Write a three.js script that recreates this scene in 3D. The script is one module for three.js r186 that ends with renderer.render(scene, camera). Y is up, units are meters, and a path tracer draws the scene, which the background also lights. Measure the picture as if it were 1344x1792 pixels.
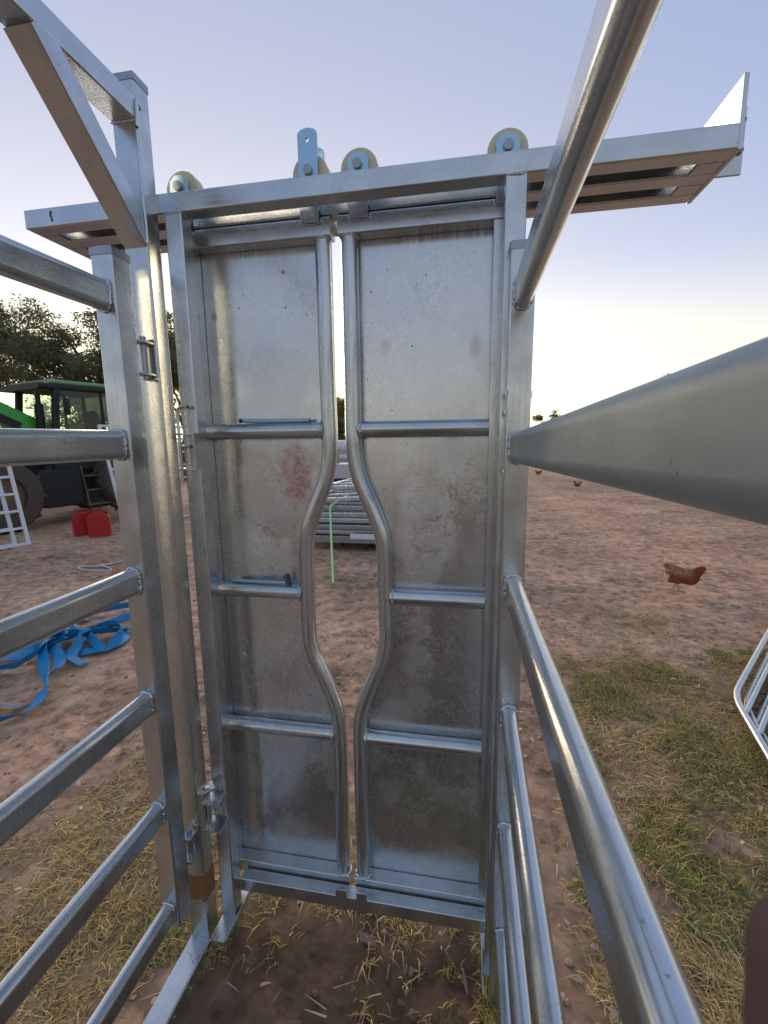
import * as THREE from 'three';
import { mergeGeometries, mergeVertices } from 'three/addons/utils/BufferGeometryUtils.js';
import { MarchingCubes } from 'three/addons/objects/MarchingCubes.js';

// ---------------------------------------------------------------- camera, sky, sun, exposure
const scene = new THREE.Scene();
const camera = new THREE.PerspectiveCamera(96.98, 0.75, 0.01, 2000);
camera.position.set(-0.0775, 1.5962, 1.2186);
camera.rotation.order = 'YXZ';
camera.rotation.set(-0.1616, 0.1831, -0.0135);
camera.focus = 1.7; camera.userData.fStop = 18;
const GLOW_AZ = -0.50;                                   // radians left of -z where the sun has just gone down
const smooth = (a, b, x) => { const t = Math.min(1, Math.max(0, (x - a) / (b - a))); return t * t * (3 - 2 * t); };
const mixN = (a, b, t) => a + (b - a) * t;
function skyColour(x, y, z) {
  const e = Math.asin(Math.max(-1, Math.min(1, y))) * 180 / Math.PI;
  const az = Math.atan2(x, -z);
  let d = az - GLOW_AZ; d = Math.atan2(Math.sin(d), Math.cos(d));
  const near = Math.exp(-(d * d) / (2 * 0.60 * 0.60)), wide = Math.exp(-(d * d) / (2 * 1.0 * 1.0));
  const el = Math.max(0, e), back = smooth(1.6, 2.9, Math.abs(d));
  const zen = [0.225, 0.325, 0.50], midFar = [mixN(0.185, 0.33, back), mixN(0.295, 0.39, back), mixN(0.54, 0.51, back)], midNear = [0.335, 0.37, 0.53];
  const horFar = [mixN(0.44, 0.60, back), mixN(0.50, 0.57, back), mixN(0.55, 0.52, back)], horNear = [0.86, 0.76, 0.46], glow = [1.55, 1.33, 0.86];
  const out = [];
  for (let i = 0; i < 3; i++) {
    const hor = mixN(horFar[i], horNear[i], wide), mid = mixN(midFar[i], midNear[i], wide);
    let c = mixN(mixN(hor, mid, smooth(1, 20, el)), zen[i], smooth(22, 75, el));
    c += glow[i] * near * Math.exp(-el / 13) * 0.9;
    c += [0.17, 0.175, 0.155][i] * wide * Math.exp(-Math.pow((el - 10) / 15, 2)) * 0.9;
    if (e < 0) c *= mixN(1, 0.35, smooth(0, 12, -e));
    out.push(c);
  }
  return out;
}
{
  const w = 1024, h = 512, a = new Float32Array(w * h * 4);
  for (let j = 0; j < h; j++) for (let i = 0; i < w; i++) {
    const lat = ((j + 0.5) / h - 0.5) * Math.PI, lon = ((i + 0.5) / w - 0.5) * 2 * Math.PI;
    const c = skyColour(Math.cos(lat) * Math.cos(lon), Math.sin(lat), Math.cos(lat) * Math.sin(lon));
    a.set([c[0], c[1], c[2], 1], (j * w + i) * 4);
  }
  const t = new THREE.DataTexture(a, w, h, THREE.RGBAFormat, THREE.FloatType);
  t.mapping = THREE.EquirectangularReflectionMapping; t.magFilter = THREE.LinearFilter; t.minFilter = THREE.LinearFilter; t.needsUpdate = true;
  scene.background = t; scene.environment = t;
}
const sun = new THREE.DirectionalLight(new THREE.Color().setRGB(1, 0.76, 0.50), 1.9);
{
  const el = 13 * Math.PI / 180;
  sun.position.set(Math.sin(GLOW_AZ) * Math.cos(el) * 40, Math.sin(el) * 40, -Math.cos(GLOW_AZ) * Math.cos(el) * 40);
  sun.castShadow = true; sun.shadow.radius = 50; sun.shadow.mapSize.set(2048, 2048);
  Object.assign(sun.shadow.camera, { left: -14, right: 14, top: 14, bottom: -14, near: 0.1, far: 120 });
}
scene.add(sun); scene.add(sun.target);
const renderer = new THREE.WebGLRenderer({ antialias: true });
renderer.toneMapping = THREE.LinearToneMapping;
renderer.toneMappingExposure = 1.30;
renderer.shadowMap.enabled = true;

// ---------------------------------------------------------------- helpers
let seed = 7;
const rnd = () => { seed |= 0; seed = (seed + 0x6D2B79F5) | 0; let t = Math.imul(seed ^ (seed >>> 15), 1 | seed); t = (t + Math.imul(t ^ (t >>> 7), 61 | t)) ^ t; return ((t ^ (t >>> 14)) >>> 0) / 4294967296; };
const rr = (a, b) => a + (b - a) * rnd();
const hash = (x, y, s) => { let h = Math.imul(x | 0, 374761393) ^ Math.imul(y | 0, 668265263) ^ Math.imul(s | 0, 1274126177); h = Math.imul(h ^ (h >>> 13), 1274126177); return ((h ^ (h >>> 16)) >>> 0) / 4294967296; };
function vnoise(x, y, s, p = 0) {
  const xi = Math.floor(x), yi = Math.floor(y), fx = x - xi, fy = y - yi;
  const m = p ? (v => ((v % p) + p) % p) : (v => v);
  const u = fx * fx * (3 - 2 * fx), v = fy * fy * (3 - 2 * fy);
  const a = hash(m(xi), m(yi), s), b = hash(m(xi + 1), m(yi), s), c = hash(m(xi), m(yi + 1), s), d = hash(m(xi + 1), m(yi + 1), s);
  return a + (b - a) * u + (c - a) * v + (a - b - c + d) * u * v;
}
function fbm(x, y, s, oct = 4, p = 0) { let t = 0, a = 0.5, n = 0; for (let i = 0; i < oct; i++) { t += a * vnoise(x, y, s + i * 17, p); n += a; x *= 2; y *= 2; if (p) p *= 2; a *= 0.5; } return t / n; }
function spangle(x, y, s) {                              // crystal cells: value of the nearest scattered point, and how near its border is
  const xi = Math.floor(x), yi = Math.floor(y); let d1 = 9, d2 = 9, v = 0;
  for (let j = -1; j <= 1; j++) for (let i = -1; i <= 1; i++) { const px = xi + i + hash(xi + i, yi + j, s), py = yi + j + hash(xi + i, yi + j, s + 1), d = (px - x) ** 2 + (py - y) ** 2; if (d < d1) { d2 = d1; d1 = d; v = hash(xi + i, yi + j, s + 2); } else if (d < d2) d2 = d; }
  return [v, Math.sqrt(d2) - Math.sqrt(d1)];
}
const V = (x, y, z) => new THREE.Vector3(x, y, z);
const used = {};
function numbered(n) { used[n] = (used[n] || 0) + 1; return used[n] === 1 ? n : `${n}_${String(used[n] - 1).padStart(3, '0')}`; }
function tag(o, label, category, group) { o.userData.label = label; if (category) o.userData.category = category; if (group) o.userData.group = group; return o; }
function thing(name, label, category, base, group) {
  const g = new THREE.Group(); g.name = numbered(name); g.position.set(...base); tag(g, label, category, group); scene.add(g); g.userData0 = base; return g;
}
const rootBase = new Map();
function part(parent, name, geo, m, label) {             // geo in world coordinates; moved into the thing's own frame
  let o = parent, base = V(0, 0, 0); while (o && o !== scene) { base.add(o.position); o = o.parent; }
  const g = Array.isArray(geo) ? join(geo) : geo;
  g.translate(-base.x, -base.y, -base.z);
  const me = new THREE.Mesh(g, m); me.name = name; me.castShadow = me.receiveShadow = true; if (label) me.userData.label = label;
  parent.add(me); return me;
}
function single(name, geo, m, label, category, base = [0, 0, 0], group) {
  const g = Array.isArray(geo) ? join(geo) : geo; g.translate(-base[0], -base[1], -base[2]);
  const me = new THREE.Mesh(g, m); me.name = numbered(name); me.position.set(...base); me.castShadow = me.receiveShadow = true; tag(me, label, category, group); scene.add(me); return me;
}
function structure(name, geo, m, kind = 'structure') { const me = new THREE.Mesh(geo, m); me.name = name; me.userData.kind = kind; me.castShadow = me.receiveShadow = true; scene.add(me); return me; }
function join(list) {
  const l = list.map(g => { const q = g.index ? g.toNonIndexed() : g; for (const k of Object.keys(q.attributes)) if (!['position', 'normal', 'uv', 'color'].includes(k)) q.deleteAttribute(k); return q; });
  const col = l.some(g => g.attributes.color);
  for (const g of l) { if (!g.attributes.uv) g.setAttribute('uv', new THREE.BufferAttribute(new Float32Array(g.attributes.position.count * 2), 2)); if (col && !g.attributes.color) g.setAttribute('color', new THREE.BufferAttribute(new Float32Array(g.attributes.position.count * 3).fill(1), 3)); }
  return mergeGeometries(l, false);
}
function paint(g, c) { const n = g.attributes.position.count, a = new Float32Array(n * 3); for (let i = 0; i < n; i++) a.set(c, i * 3); g.setAttribute('color', new THREE.BufferAttribute(a, 3)); return g; }
// profiles: lists of {x, y, nx, ny}, outline walked once, doubled at true corners
function roundRect(w, h, r, seg = 3) {
  const p = []; r = Math.min(r, w / 2 - 1e-5, h / 2 - 1e-5);
  for (const [cx, cy, a0] of [[w / 2 - r, h / 2 - r, 0], [-w / 2 + r, h / 2 - r, 90], [-w / 2 + r, -h / 2 + r, 180], [w / 2 - r, -h / 2 + r, 270]])
    for (let i = 0; i <= seg; i++) { const a = (a0 + 90 * i / seg) * Math.PI / 180; p.push({ x: cx + r * Math.cos(a), y: cy + r * Math.sin(a), nx: Math.cos(a), ny: Math.sin(a) }); }
  return p;
}
const circle = (r, n = 20) => Array.from({ length: n }, (_, i) => { const a = 2 * Math.PI * i / n; return { x: r * Math.cos(a), y: r * Math.sin(a), nx: Math.cos(a), ny: Math.sin(a) }; });
const stadium = (w, h) => roundRect(w, h, w / 2, 9);
function prism(profile, A, B, up = V(0, 1, 0), opt = {}) {   // bar from A to B, closed ends; profile y runs along up
  const d = B.clone().sub(A), L = d.length(); d.normalize();
  const X = new THREE.Vector3().crossVectors(up, d).normalize(), Y = new THREE.Vector3().crossVectors(d, X);
  const n = profile.length, pos = [], nor = [], uv = [], idx = []; const u0 = opt.u0 ?? rr(0, 3), v0 = opt.v0 ?? rr(0, 3);
  const S = opt.seg || 1; let acc = 0; const us = [0];
  for (let i = 1; i <= n; i++) { const a = profile[i - 1], b = profile[i % n]; acc += Math.hypot(a.x - b.x, a.y - b.y); us.push(acc); }
  for (let s = 0; s <= S; s++) for (let i = 0; i <= n; i++) {
    const q = profile[i % n], P = A.clone().addScaledVector(d, L * s / S).addScaledVector(X, q.x).addScaledVector(Y, q.y), N = X.clone().multiplyScalar(q.nx).addScaledVector(Y, q.ny);
    pos.push(P.x, P.y, P.z); nor.push(N.x, N.y, N.z); uv.push(u0 + us[i], v0 + L * s / S);
  }
  for (let s = 0; s < S; s++) for (let i = 0; i < n; i++) { const a = s * (n + 1) + i, b = a + 1, c = a + n + 1, e = c + 1; idx.push(a, b, c, b, e, c); }
  for (const [s, sg] of [[0, -1], [1, 1]]) {
    const b0 = pos.length / 3, C = s ? B : A; pos.push(C.x, C.y, C.z); nor.push(d.x * sg, d.y * sg, d.z * sg); uv.push(u0, v0);
    for (let i = 0; i <= n; i++) { const q = profile[i % n], P = C.clone().addScaledVector(X, q.x).addScaledVector(Y, q.y); pos.push(P.x, P.y, P.z); nor.push(d.x * sg, d.y * sg, d.z * sg); uv.push(u0 + q.x, v0 + q.y); }
    for (let i = 0; i < n; i++) sg > 0 ? idx.push(b0, b0 + 1 + i, b0 + 2 + i) : idx.push(b0, b0 + 2 + i, b0 + 1 + i);
  }
  const g = new THREE.BufferGeometry();
  g.setAttribute('position', new THREE.Float32BufferAttribute(pos, 3)); g.setAttribute('normal', new THREE.Float32BufferAttribute(nor, 3)); g.setAttribute('uv', new THREE.Float32BufferAttribute(uv, 2)); g.setIndex(idx);
  return g;
}
// axis-aligned box with softened long edges, given by its two corners; runs along axis
function box(x0, y0, z0, x1, y1, z1, r = 0.003, axis) {
  const w = x1 - x0, h = y1 - y0, d = z1 - z0, cx = (x0 + x1) / 2, cy = (y0 + y1) / 2, cz = (z0 + z1) / 2;
  if (!axis) axis = w >= h && w >= d ? 'x' : h >= d ? 'y' : 'z';
  if (axis === 'x') return prism(roundRect(d, h, r), V(x0, cy, cz), V(x1, cy, cz), V(0, 1, 0));
  if (axis === 'y') return prism(roundRect(w, d, r), V(cx, y0, cz), V(cx, y1, cz), V(0, 0, -1));
  return prism(roundRect(w, h, r), V(cx, cy, z0), V(cx, cy, z1), V(0, 1, 0));
}
const rod = (A, B, r, n = 14) => prism(circle(r, n), A, B, Math.abs(B.y - A.y) > 0.9 * A.distanceTo(B) ? V(0, 0, 1) : V(0, 1, 0));
function tube(pts, r, n = 12, seg, closed = false, kind = 'centripetal') {
  const c = new THREE.CatmullRomCurve3(pts, closed, kind), L = c.getLength(); const s = seg || Math.max(8, pts.length * 8);
  const g = new THREE.TubeGeometry(c, s, r, n, closed), uv = g.attributes.uv;
  for (let i = 0; i < uv.count; i++) uv.setXY(i, uv.getY(i) * 2 * Math.PI * r, uv.getX(i) * L);
  return g;
}
// lumpy bead of weld round the foot of a bar: outline pts already in world space
function weld(profile, C, axis, up, grow = 0.002, r = 0.004) {
  const X = new THREE.Vector3().crossVectors(up, axis).normalize(), Y = new THREE.Vector3().crossVectors(axis, X), pts = [];
  const M = 40, per = []; let acc = 0; for (let i = 0; i < profile.length; i++) { per.push(acc); const a = profile[i], b = profile[(i + 1) % profile.length]; acc += Math.hypot(a.x - b.x, a.y - b.y); }
  for (let k = 0; k < M; k++) { const s = acc * k / M; let i = 0; while (i + 1 < profile.length && per[i + 1] <= s) i++; const a = profile[i], b = profile[(i + 1) % profile.length], l = Math.hypot(a.x - b.x, a.y - b.y) || 1, t = (s - per[i]) / l;
    const w = grow + rr(-0.0012, 0.0014); pts.push(C.clone().addScaledVector(X, mixN(a.x, b.x, t) + a.nx * w).addScaledVector(Y, mixN(a.y, b.y, t) + a.ny * w).addScaledVector(axis, rr(-0.0012, 0.0015))); }
  const g = tube(pts, r, 6, 90, true), p = g.attributes.position;
  for (let i = 0; i < p.count; i++) { const k = 1.1 * (hash(i, 3, 9) - 0.5) * 0.0011; p.setXYZ(i, p.getX(i) + k, p.getY(i) + k, p.getZ(i) + k); }
  return g;
}
// ---------------------------------------------------------------- textures
function dataTex(w, h, f, srgb, repeat) {
  const a = new Uint8Array(w * h * 4);
  for (let j = 0; j < h; j++) for (let i = 0; i < w; i++) { const c = f(i / w, j / h); const k = (j * w + i) * 4; for (let q = 0; q < 3; q++) { let v = c.length ? c[q] : c; if (srgb) v = v <= 0.0031308 ? v * 12.92 : 1.055 * Math.pow(v, 1 / 2.4) - 0.055; a[k + q] = Math.max(0, Math.min(255, Math.round(v * 255))); } a[k + 3] = 255; }
  const t = new THREE.DataTexture(a, w, h, THREE.RGBAFormat); t.magFilter = THREE.LinearFilter; t.minFilter = THREE.LinearMipmapLinearFilter; t.generateMipmaps = true;
  if (srgb) t.colorSpace = THREE.SRGBColorSpace; if (repeat) { t.wrapS = t.wrapT = THREE.RepeatWrapping; t.repeat.set(...repeat); } t.needsUpdate = true; return t;
}
// galvanised tube: u round the bar, v along it. zinc runs, dull patches, spangle
const galvField = (u, v, s) => { const run = fbm(u * 16, v * 4, s, 4, 4), blot = fbm(u * 8, v * 8, s + 50, 5, 8), fine = fbm(u * 64, v * 64, s + 90, 2, 64); return [run, blot, fine]; };
const periodic = f => f;
const galvMap = dataTex(512, 512, (u, v) => { const run = fbm(u * 24, v * 6, 11, 4, 6), blot = fbm(u * 8, v * 8, 61, 5, 8), fine = vnoise(u * 128, v * 128, 91, 128); const k = 0.59 + 0.14 * (blot - 0.5) + 0.06 * (run - 0.5) + 0.03 * (fine - 0.5); const sp = hash(Math.floor(u * 170), Math.floor(v * 170), 5) > 0.9985 ? 0.6 : 1; return [k * 0.945 * sp, k * 0.99 * sp, k * 1.0 * sp]; }, true, [2.2, 2.2]);
const galvRough = dataTex(512, 512, (u, v) => { const run = fbm(u * 24, v * 6, 13, 4, 6), blot = fbm(u * 8, v * 8, 63, 5, 8), fine = vnoise(u * 128, v * 128, 95, 128); const line = fbm(u * 90, v * 3, 97, 2, 3); return 0.255 + 0.18 * (blot - 0.5) + 0.10 * (run - 0.5) + 0.09 * (line - 0.5) + 0.04 * (fine - 0.5); }, false, [2.2, 2.2]);
const galvBump = dataTex(512, 512, (u, v) => 0.5 + 0.6 * (fbm(u * 10, v * 10, 71, 5, 10) - 0.5) + 0.12 * (vnoise(u * 90, v * 90, 33, 90) - 0.5), false, [2.2, 2.2]);
const galv = new THREE.MeshStandardMaterial({ name: 'galvanised_steel', color: 0xffffff, map: galvMap, roughnessMap: galvRough, roughness: 1, metalness: 0.92, bumpMap: galvBump, bumpScale: 0.00014 });
const galvDull = new THREE.MeshStandardMaterial({ name: 'dull_galvanised_steel', color: 0xcfd2d4, map: galvMap, roughnessMap: galvRough, roughness: 1.25, metalness: 0.8, bumpMap: galvBump, bumpScale: 0.0008 });
const galvMatt = new THREE.MeshStandardMaterial({ name: 'matt_galvanised_steel', color: 0xdde3e2, map: galvMap, roughness: 0.46, metalness: 0.82, bumpMap: galvBump, bumpScale: 0.0005 });
const weldMat = new THREE.MeshStandardMaterial({ name: 'weld_metal', color: 0xd2d6dc, roughness: 0.32, metalness: 0.9 });
const zinc = new THREE.MeshStandardMaterial({ name: 'zinc_plate', color: 0xa9c6d6, roughness: 0.34, metalness: 0.9 });
const darkBolt = new THREE.MeshStandardMaterial({ name: 'bolt_steel', color: 0x7d7f88, roughness: 0.45, metalness: 0.85 });
const nylon = new THREE.MeshStandardMaterial({ name: 'cream_nylon', color: new THREE.Color().setRGB(0.68, 0.61, 0.40), roughness: 0.5 });
const P = (name, c, rough = 0.6, metal = 0, extra = {}) => new THREE.MeshStandardMaterial({ name, color: new THREE.Color().setRGB(...c), roughness: rough, metalness: metal, ...extra });
const black = P('black_plastic', [0.012, 0.012, 0.014], 0.6), rubber = P('dusty_rubber', [0.09, 0.075, 0.06], 0.95), greenPaint = P('green_paint', [0.05, 0.40, 0.06], 0.35), whitePaint = P('white_paint', [0.72, 0.74, 0.76], 0.5), redPlastic = P('red_plastic', [0.42, 0.012, 0.016], 0.42), dustyMetal = P('dusty_metal', [0.16, 0.12, 0.08], 0.8, 0.1), charcoal = P('charcoal_paint', [0.03, 0.03, 0.035], 0.7);
const pane = new THREE.MeshPhysicalMaterial({ name: 'tinted_glass', color: new THREE.Color().setRGB(0.80, 0.95, 0.78), roughness: 0.04, metalness: 0, transmission: 1, thickness: 0, ior: 1.45 });

// ---------------------------------------------------------------- ground
const G = -0.15;
function grassiness(x, z) {                              // 0 bare dirt .. 1 full grass
  const n = fbm(x * 0.9 + 20, z * 0.9 + 20, 301, 4), m = fbm(x * 3.1 + 9, z * 3.1, 311, 3);
  let d = 0;
  d = Math.max(d, smooth(0.05, 0.6, x) * smooth(-2.75, -1.25, z + 0.25 * x + 2.1 * (n - 0.5)) * 1.15);              // right of the race
  d = Math.max(d, smooth(-0.95, -1.15, x) * smooth(-1.35, -0.35, z) * 0.8);                      // left of the side gate
  d = Math.max(d, smooth(-1.0, -0.9, x) * (1 - smooth(0.0, 0.1, x)) * smooth(-3.0, -1.2, z) * 0.72);  // behind the doors
  d = Math.max(d, smooth(-0.45, 0.0, x) * (1 - smooth(0.05, 0.2, x)) * smooth(-0.25, 0, z) * 0.55);
  d = Math.max(d, 1.1 * Math.exp(-(Math.pow((x + 1.75) / 0.9, 2) + Math.pow((z + 4.35) / 0.5, 2))));
  d = Math.max(d, 0.8 * Math.exp(-(Math.pow((x - 1.6) / 0.9, 2) + Math.pow((z + 3.2) / 0.6, 2))));
  if (x > -0.95 && x < 0.0 && z > -0.15) d *= 0.5;
  return Math.max(0, Math.min(1, d * (0.05 + 1.5 * smooth(0.36, 0.66, n)) - 0.75 * smooth(0.56, 0.40, m) * (1 - 0.5 * d)));
}
const groundY = (x, z) => { const r = Math.hypot(x, z), k = 1 - smooth(8, 40, r); return G + k * (0.05 * (fbm(x * 0.8 + 7, z * 0.8 + 3, 201, 3) - 0.5) + 0.028 * (fbm(x * 4.2, z * 4.2, 211, 3) - 0.5)); };
const dirtMap = dataTex(1024, 1024, (u, v) => {
  const a = fbm(u * 6, v * 6, 401, 5, 6), b = fbm(u * 40, v * 40, 411, 3, 40), c = vnoise(u * 160, v * 160, 421, 160), d = fbm(u * 14, v * 14, 431, 4, 14);
  let k = 0.80 + 0.6 * (a - 0.5) + 0.5 * (b - 0.5) + 0.24 * (c - 0.5); const crumb = smooth(0.60, 0.72, b) * 0.18 - smooth(0.42, 0.30, b) * 0.18; k += crumb;
  const s = vnoise(u * 210 + 3, v * 70, 441, 70) > 0.93 ? 0.5 : 0; const red = (d - 0.5) * 0.25;
  return [0.62 * k * (1 + red * 0.5) + s * 0.35, 0.62 * k * (0.98 - red * 0.3) + s * 0.31, 0.62 * k * (0.98 - red * 0.5) + s * 0.2];
}, true, [1 / 2.7, 1 / 2.7]);
const dirtBump = dataTex(1024, 1024, (u, v) => 0.5 + 0.6 * (fbm(u * 40, v * 40, 411, 4, 40) - 0.5) + 0.5 * (fbm(u * 10, v * 10, 403, 4, 10) - 0.5), false, [1 / 2.7, 1 / 2.7]);
const dirtMat = new THREE.MeshStandardMaterial({ name: 'red_brown_dirt', map: dirtMap, bumpMap: dirtBump, bumpScale: 0.02, roughness: 0.96, vertexColors: true });
{
  const xs = []; { let v = 0, s = 0.035; xs.push(0); while (v < 900) { v += s; xs.push(v); if (v > 3.2) s *= 1.09; } }
  const X = [...xs.slice(1).reverse().map(v => -v), ...xs], n = X.length, cx = -0.6, cz = -1.6, pos = [], col = [], uv = [], idx = [];
  for (let j = 0; j < n; j++) for (let i = 0; i < n; i++) {
    const x = X[i] + cx, z = X[j] + cz; pos.push(x, groundY(x, z), z); uv.push(x, z);
    const far = smooth(16, 40, Math.hypot(x, z)), band = smooth(0.5, 1.6, (x - 3.4) - 0.23 * Math.abs(z + 26) + (1 - smooth(-40, -9, z)) * 0) * smooth(-7, -9.5, z) * smooth(2.6, 3.6, x);
    const gr = Math.min(1, grassiness(x, z) * 1.2), n1 = fbm(x * 0.35, z * 0.35, 501, 4), n2 = fbm(x * 1.3, z * 1.3, 511, 3);
    const k = 0.84 + 0.75 * (n1 - 0.5) + 0.5 * (n2 - 0.5);
    const dry = Math.max(far * 0.85, band * smooth(0.3, 0.55, n2));
    let c = [0.90 * k, 0.535 * k, 0.325 * k];
    c = c.map((q, t) => mixN(q, [0.66, 0.43, 0.225][t] * k, gr * 0.75)); c = c.map((q, t) => mixN(q, [0.95, 0.72, 0.36][t] * (0.8 + 0.4 * n2), dry));
    { const doorShade = smooth(-0.98, -0.9, x) * (1 - smooth(0.0, 0.1, x)) * smooth(-0.35, 0.0, z); c = c.map(q => q * mixN(1, 0.36, doorShade)); }                 // shade of the doors painted into the soil colour inside the race
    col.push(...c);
  }
  for (let j = 0; j < n - 1; j++) for (let i = 0; i < n - 1; i++) { const a = j * n + i; idx.push(a, a + n, a + 1, a + 1, a + n, a + n + 1); }
  const g = new THREE.BufferGeometry(); g.setAttribute('position', new THREE.Float32BufferAttribute(pos, 3)); g.setAttribute('color', new THREE.Float32BufferAttribute(col, 3)); g.setAttribute('uv', new THREE.Float32BufferAttribute(uv, 2)); g.setIndex(idx); g.computeVertexNormals();
  structure('ground', g, dirtMat);
}
function scatter(name, geo, m, label, category, spots) {     // spots: [x, y, z, yaw, tiltx, tiltz, sx, sy, sz, r, g, b]
  const im = new THREE.InstancedMesh(geo, m, spots.length), o = new THREE.Object3D(), c = new THREE.Color(); o.rotation.order = 'YXZ';
  spots.forEach((s, i) => { o.position.set(s[0], s[1], s[2]); o.rotation.set(s[4], s[3], s[5]); o.scale.set(s[6], s[7], s[8]); o.updateMatrix(); im.setMatrixAt(i, o.matrix); im.setColorAt(i, c.setRGB(s[9], s[10], s[11])); });
  im.name = name; im.userData.kind = 'stuff'; tag(im, label, category); im.castShadow = im.receiveShadow = true; scene.add(im); return im;
}
function bladeGeo(w, bend, seg = 3) {                        // one curved blade, unit length along y
  const pos = [], idx = [], uv = [];
  for (let i = 0; i <= seg; i++) { const t = i / seg, ww = w * (1 - t * t) * 0.5 + 0.0004, z = bend * t * t; const y = t * (1 - 0.25 * bend * t); pos.push(-ww, y, z, ww, y, z); uv.push(0, t, 1, t); }
  for (let i = 0; i < seg; i++) { const a = i * 2; idx.push(a, a + 1, a + 2, a + 1, a + 3, a + 2); }
  const g = new THREE.BufferGeometry(); g.setAttribute('position', new THREE.Float32BufferAttribute(pos, 3)); g.setAttribute('uv', new THREE.Float32BufferAttribute(uv, 2)); g.setIndex(idx); g.computeVertexNormals(); return g;
}
const bladeMat = new THREE.MeshStandardMaterial({ name: 'grass_blade', color: 0xffffff, roughness: 0.8, side: THREE.DoubleSide });
{
  const dry = [], green = [], straw = [], litter = [];
  const pick = () => { // points in the part of the yard that the photograph looks down on
    const r = rnd(); if (r < 0.55) return [rr(0.0, 3.0), rr(-3.4, 0.25)]; if (r < 0.80) return [rr(-2.6, -0.9), rr(-1.8, 0.6)]; return [rr(-1.5, 0.1), rr(-4.8, 0.6)];
  };
  for (let i = 0; i < 60000 && dry.length < 90000; i++) {       // dry tufts: blades fan out from a root and lie over one way
    const [cx, cz] = pick(), q = grassiness(cx, cz); if (rnd() > q * (0.35 + 0.65 * q) * 0.85) continue;
    const n = 4 + Math.floor(rnd() * 14 * q), size = rr(0.5, 1.5), sweep = 6.283 * fbm(cx * 1.1 + 3, cz * 1.1, 621, 2) * 2, tone = rnd();
    for (let k = 0; k < n; k++) {
      const x = cx + rr(-0.03, 0.03) * size, z = cz + rr(-0.03, 0.03) * size, b = rr(0.5, 1.3), t = Math.min(1, tone * 0.6 + rnd() * 0.5);
      dry.push([x, groundY(x, z) + rr(0, 0.010), z, sweep + rr(-1.5, 1.5), rr(0.5, 1.5), rr(-0.4, 0.4), rr(0.5, 1.2), (0.014 + 0.062 * Math.pow(rnd(), 1.5)) * size, rr(0.02, 0.06) * size, mixN(0.44, 0.86, t * t) * b, mixN(0.27, 0.62, t * t) * b, mixN(0.10, 0.22, t * t) * b]);
    }
  }
  for (let i = 0; i < 60000 && green.length < 60000; i++) {
    const [cx, cz] = pick(), q = Math.min(1, grassiness(cx, cz) * (cx > 0 ? 1.3 : 0.75)), gp = smooth(0.49, 0.63, fbm(cx * 2.3 + 4, cz * 2.3 + 8, 611, 3)); if (rnd() > q * gp * 0.6) continue;
    const n = 5 + Math.floor(rnd() * 14), size = rr(0.5, 1.6), tone = rr(0.7, 1.25);
    for (let k = 0; k < n; k++) {
      const x = cx + rr(-0.028, 0.028) * size, z = cz + rr(-0.028, 0.028) * size, b = rr(0.6, 1.35) * tone, yl = rnd() < 0.3 ? 1 : 0;
      green.push([x, groundY(x, z), z, rr(0, 6.283), rr(0.05, 0.95), rr(-0.3, 0.3), rr(0.5, 1.1), (0.012 + 0.042 * Math.pow(rnd(), 1.3)) * size, rr(0.02, 0.05), mixN(0.20, 0.54, yl) * b, mixN(0.215, 0.42, yl) * b, 0.065 * b]);
    }
  }
  for (let i = 0; i < 2600; i++) {
    const r = rnd(), [x, z] = r < 0.55 ? pick() : [rr(-6.5, 3.5), rr(-7, -0.6)]; const b = rr(0.7, 1.25);
    straw.push([x, groundY(x, z) + rr(0.003, 0.012), z, rr(0, 6.283), Math.PI / 2 + rr(-0.12, 0.12), rr(-0.1, 0.1), rr(0.5, 1.4), rr(0.025, 0.10), 0.03, 0.52 * b, 0.42 * b, 0.25 * b]);
  }
  for (let i = 0; i < 2600; i++) {
    const r = rnd(), [x, z] = r < 0.6 ? pick() : [rr(-6, 3.5), rr(-6.5, -0.6)]; const b = rr(0.5, 1.2), w = (rnd() < 0.2 ? 1.5 : 0.7) * (x > -0.95 && x < 0 && z > -0.1 ? 0.45 : 1);  // leaves inside the race are darkened too, as painted shade
    litter.push([x, groundY(x, z) + rr(0.004, 0.012), z, rr(0, 6.283), Math.PI / 2 + rr(-0.5, 0.5), rr(-0.5, 0.5), rr(4, 8), rr(0.018, 0.045), 0.03, 0.5 * b * w, 0.37 * b * w, 0.24 * b * w]);
  }
  scatter('dry_grass', bladeGeo(0.0027, 0.6), bladeMat, 'dry straw-coloured grass matted over the bare earth', 'dry grass', dry);
  scatter('green_grass', bladeGeo(0.0031, 0.45), bladeMat, 'short green grass growing in patches among the dry grass', 'green grass', green);
  scatter('straw_litter', bladeGeo(0.0042, 0.12, 2), bladeMat, 'loose pale straw and stalks scattered over the dirt', 'straw', straw);
  scatter('leaf_litter', bladeGeo(0.0018, 0.2, 3), bladeMat, 'small curled gum leaves lying on the dirt', 'fallen leaves', litter);
  let clod = new THREE.IcosahedronGeometry(1, 2); clod.deleteAttribute('uv'); clod.deleteAttribute('normal'); clod = mergeVertices(clod, 1e-3); { const p = clod.attributes.position; for (let i = 0; i < p.count; i++) { const x = p.getX(i), y = p.getY(i), z = p.getZ(i), k = 0.7 + 0.6 * vnoise(x * 2 + 5, y * 2 + z * 3 + 5, 77); p.setXYZ(i, x * k, y * k * 0.7, z * k); } clod.computeVertexNormals(); }
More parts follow.
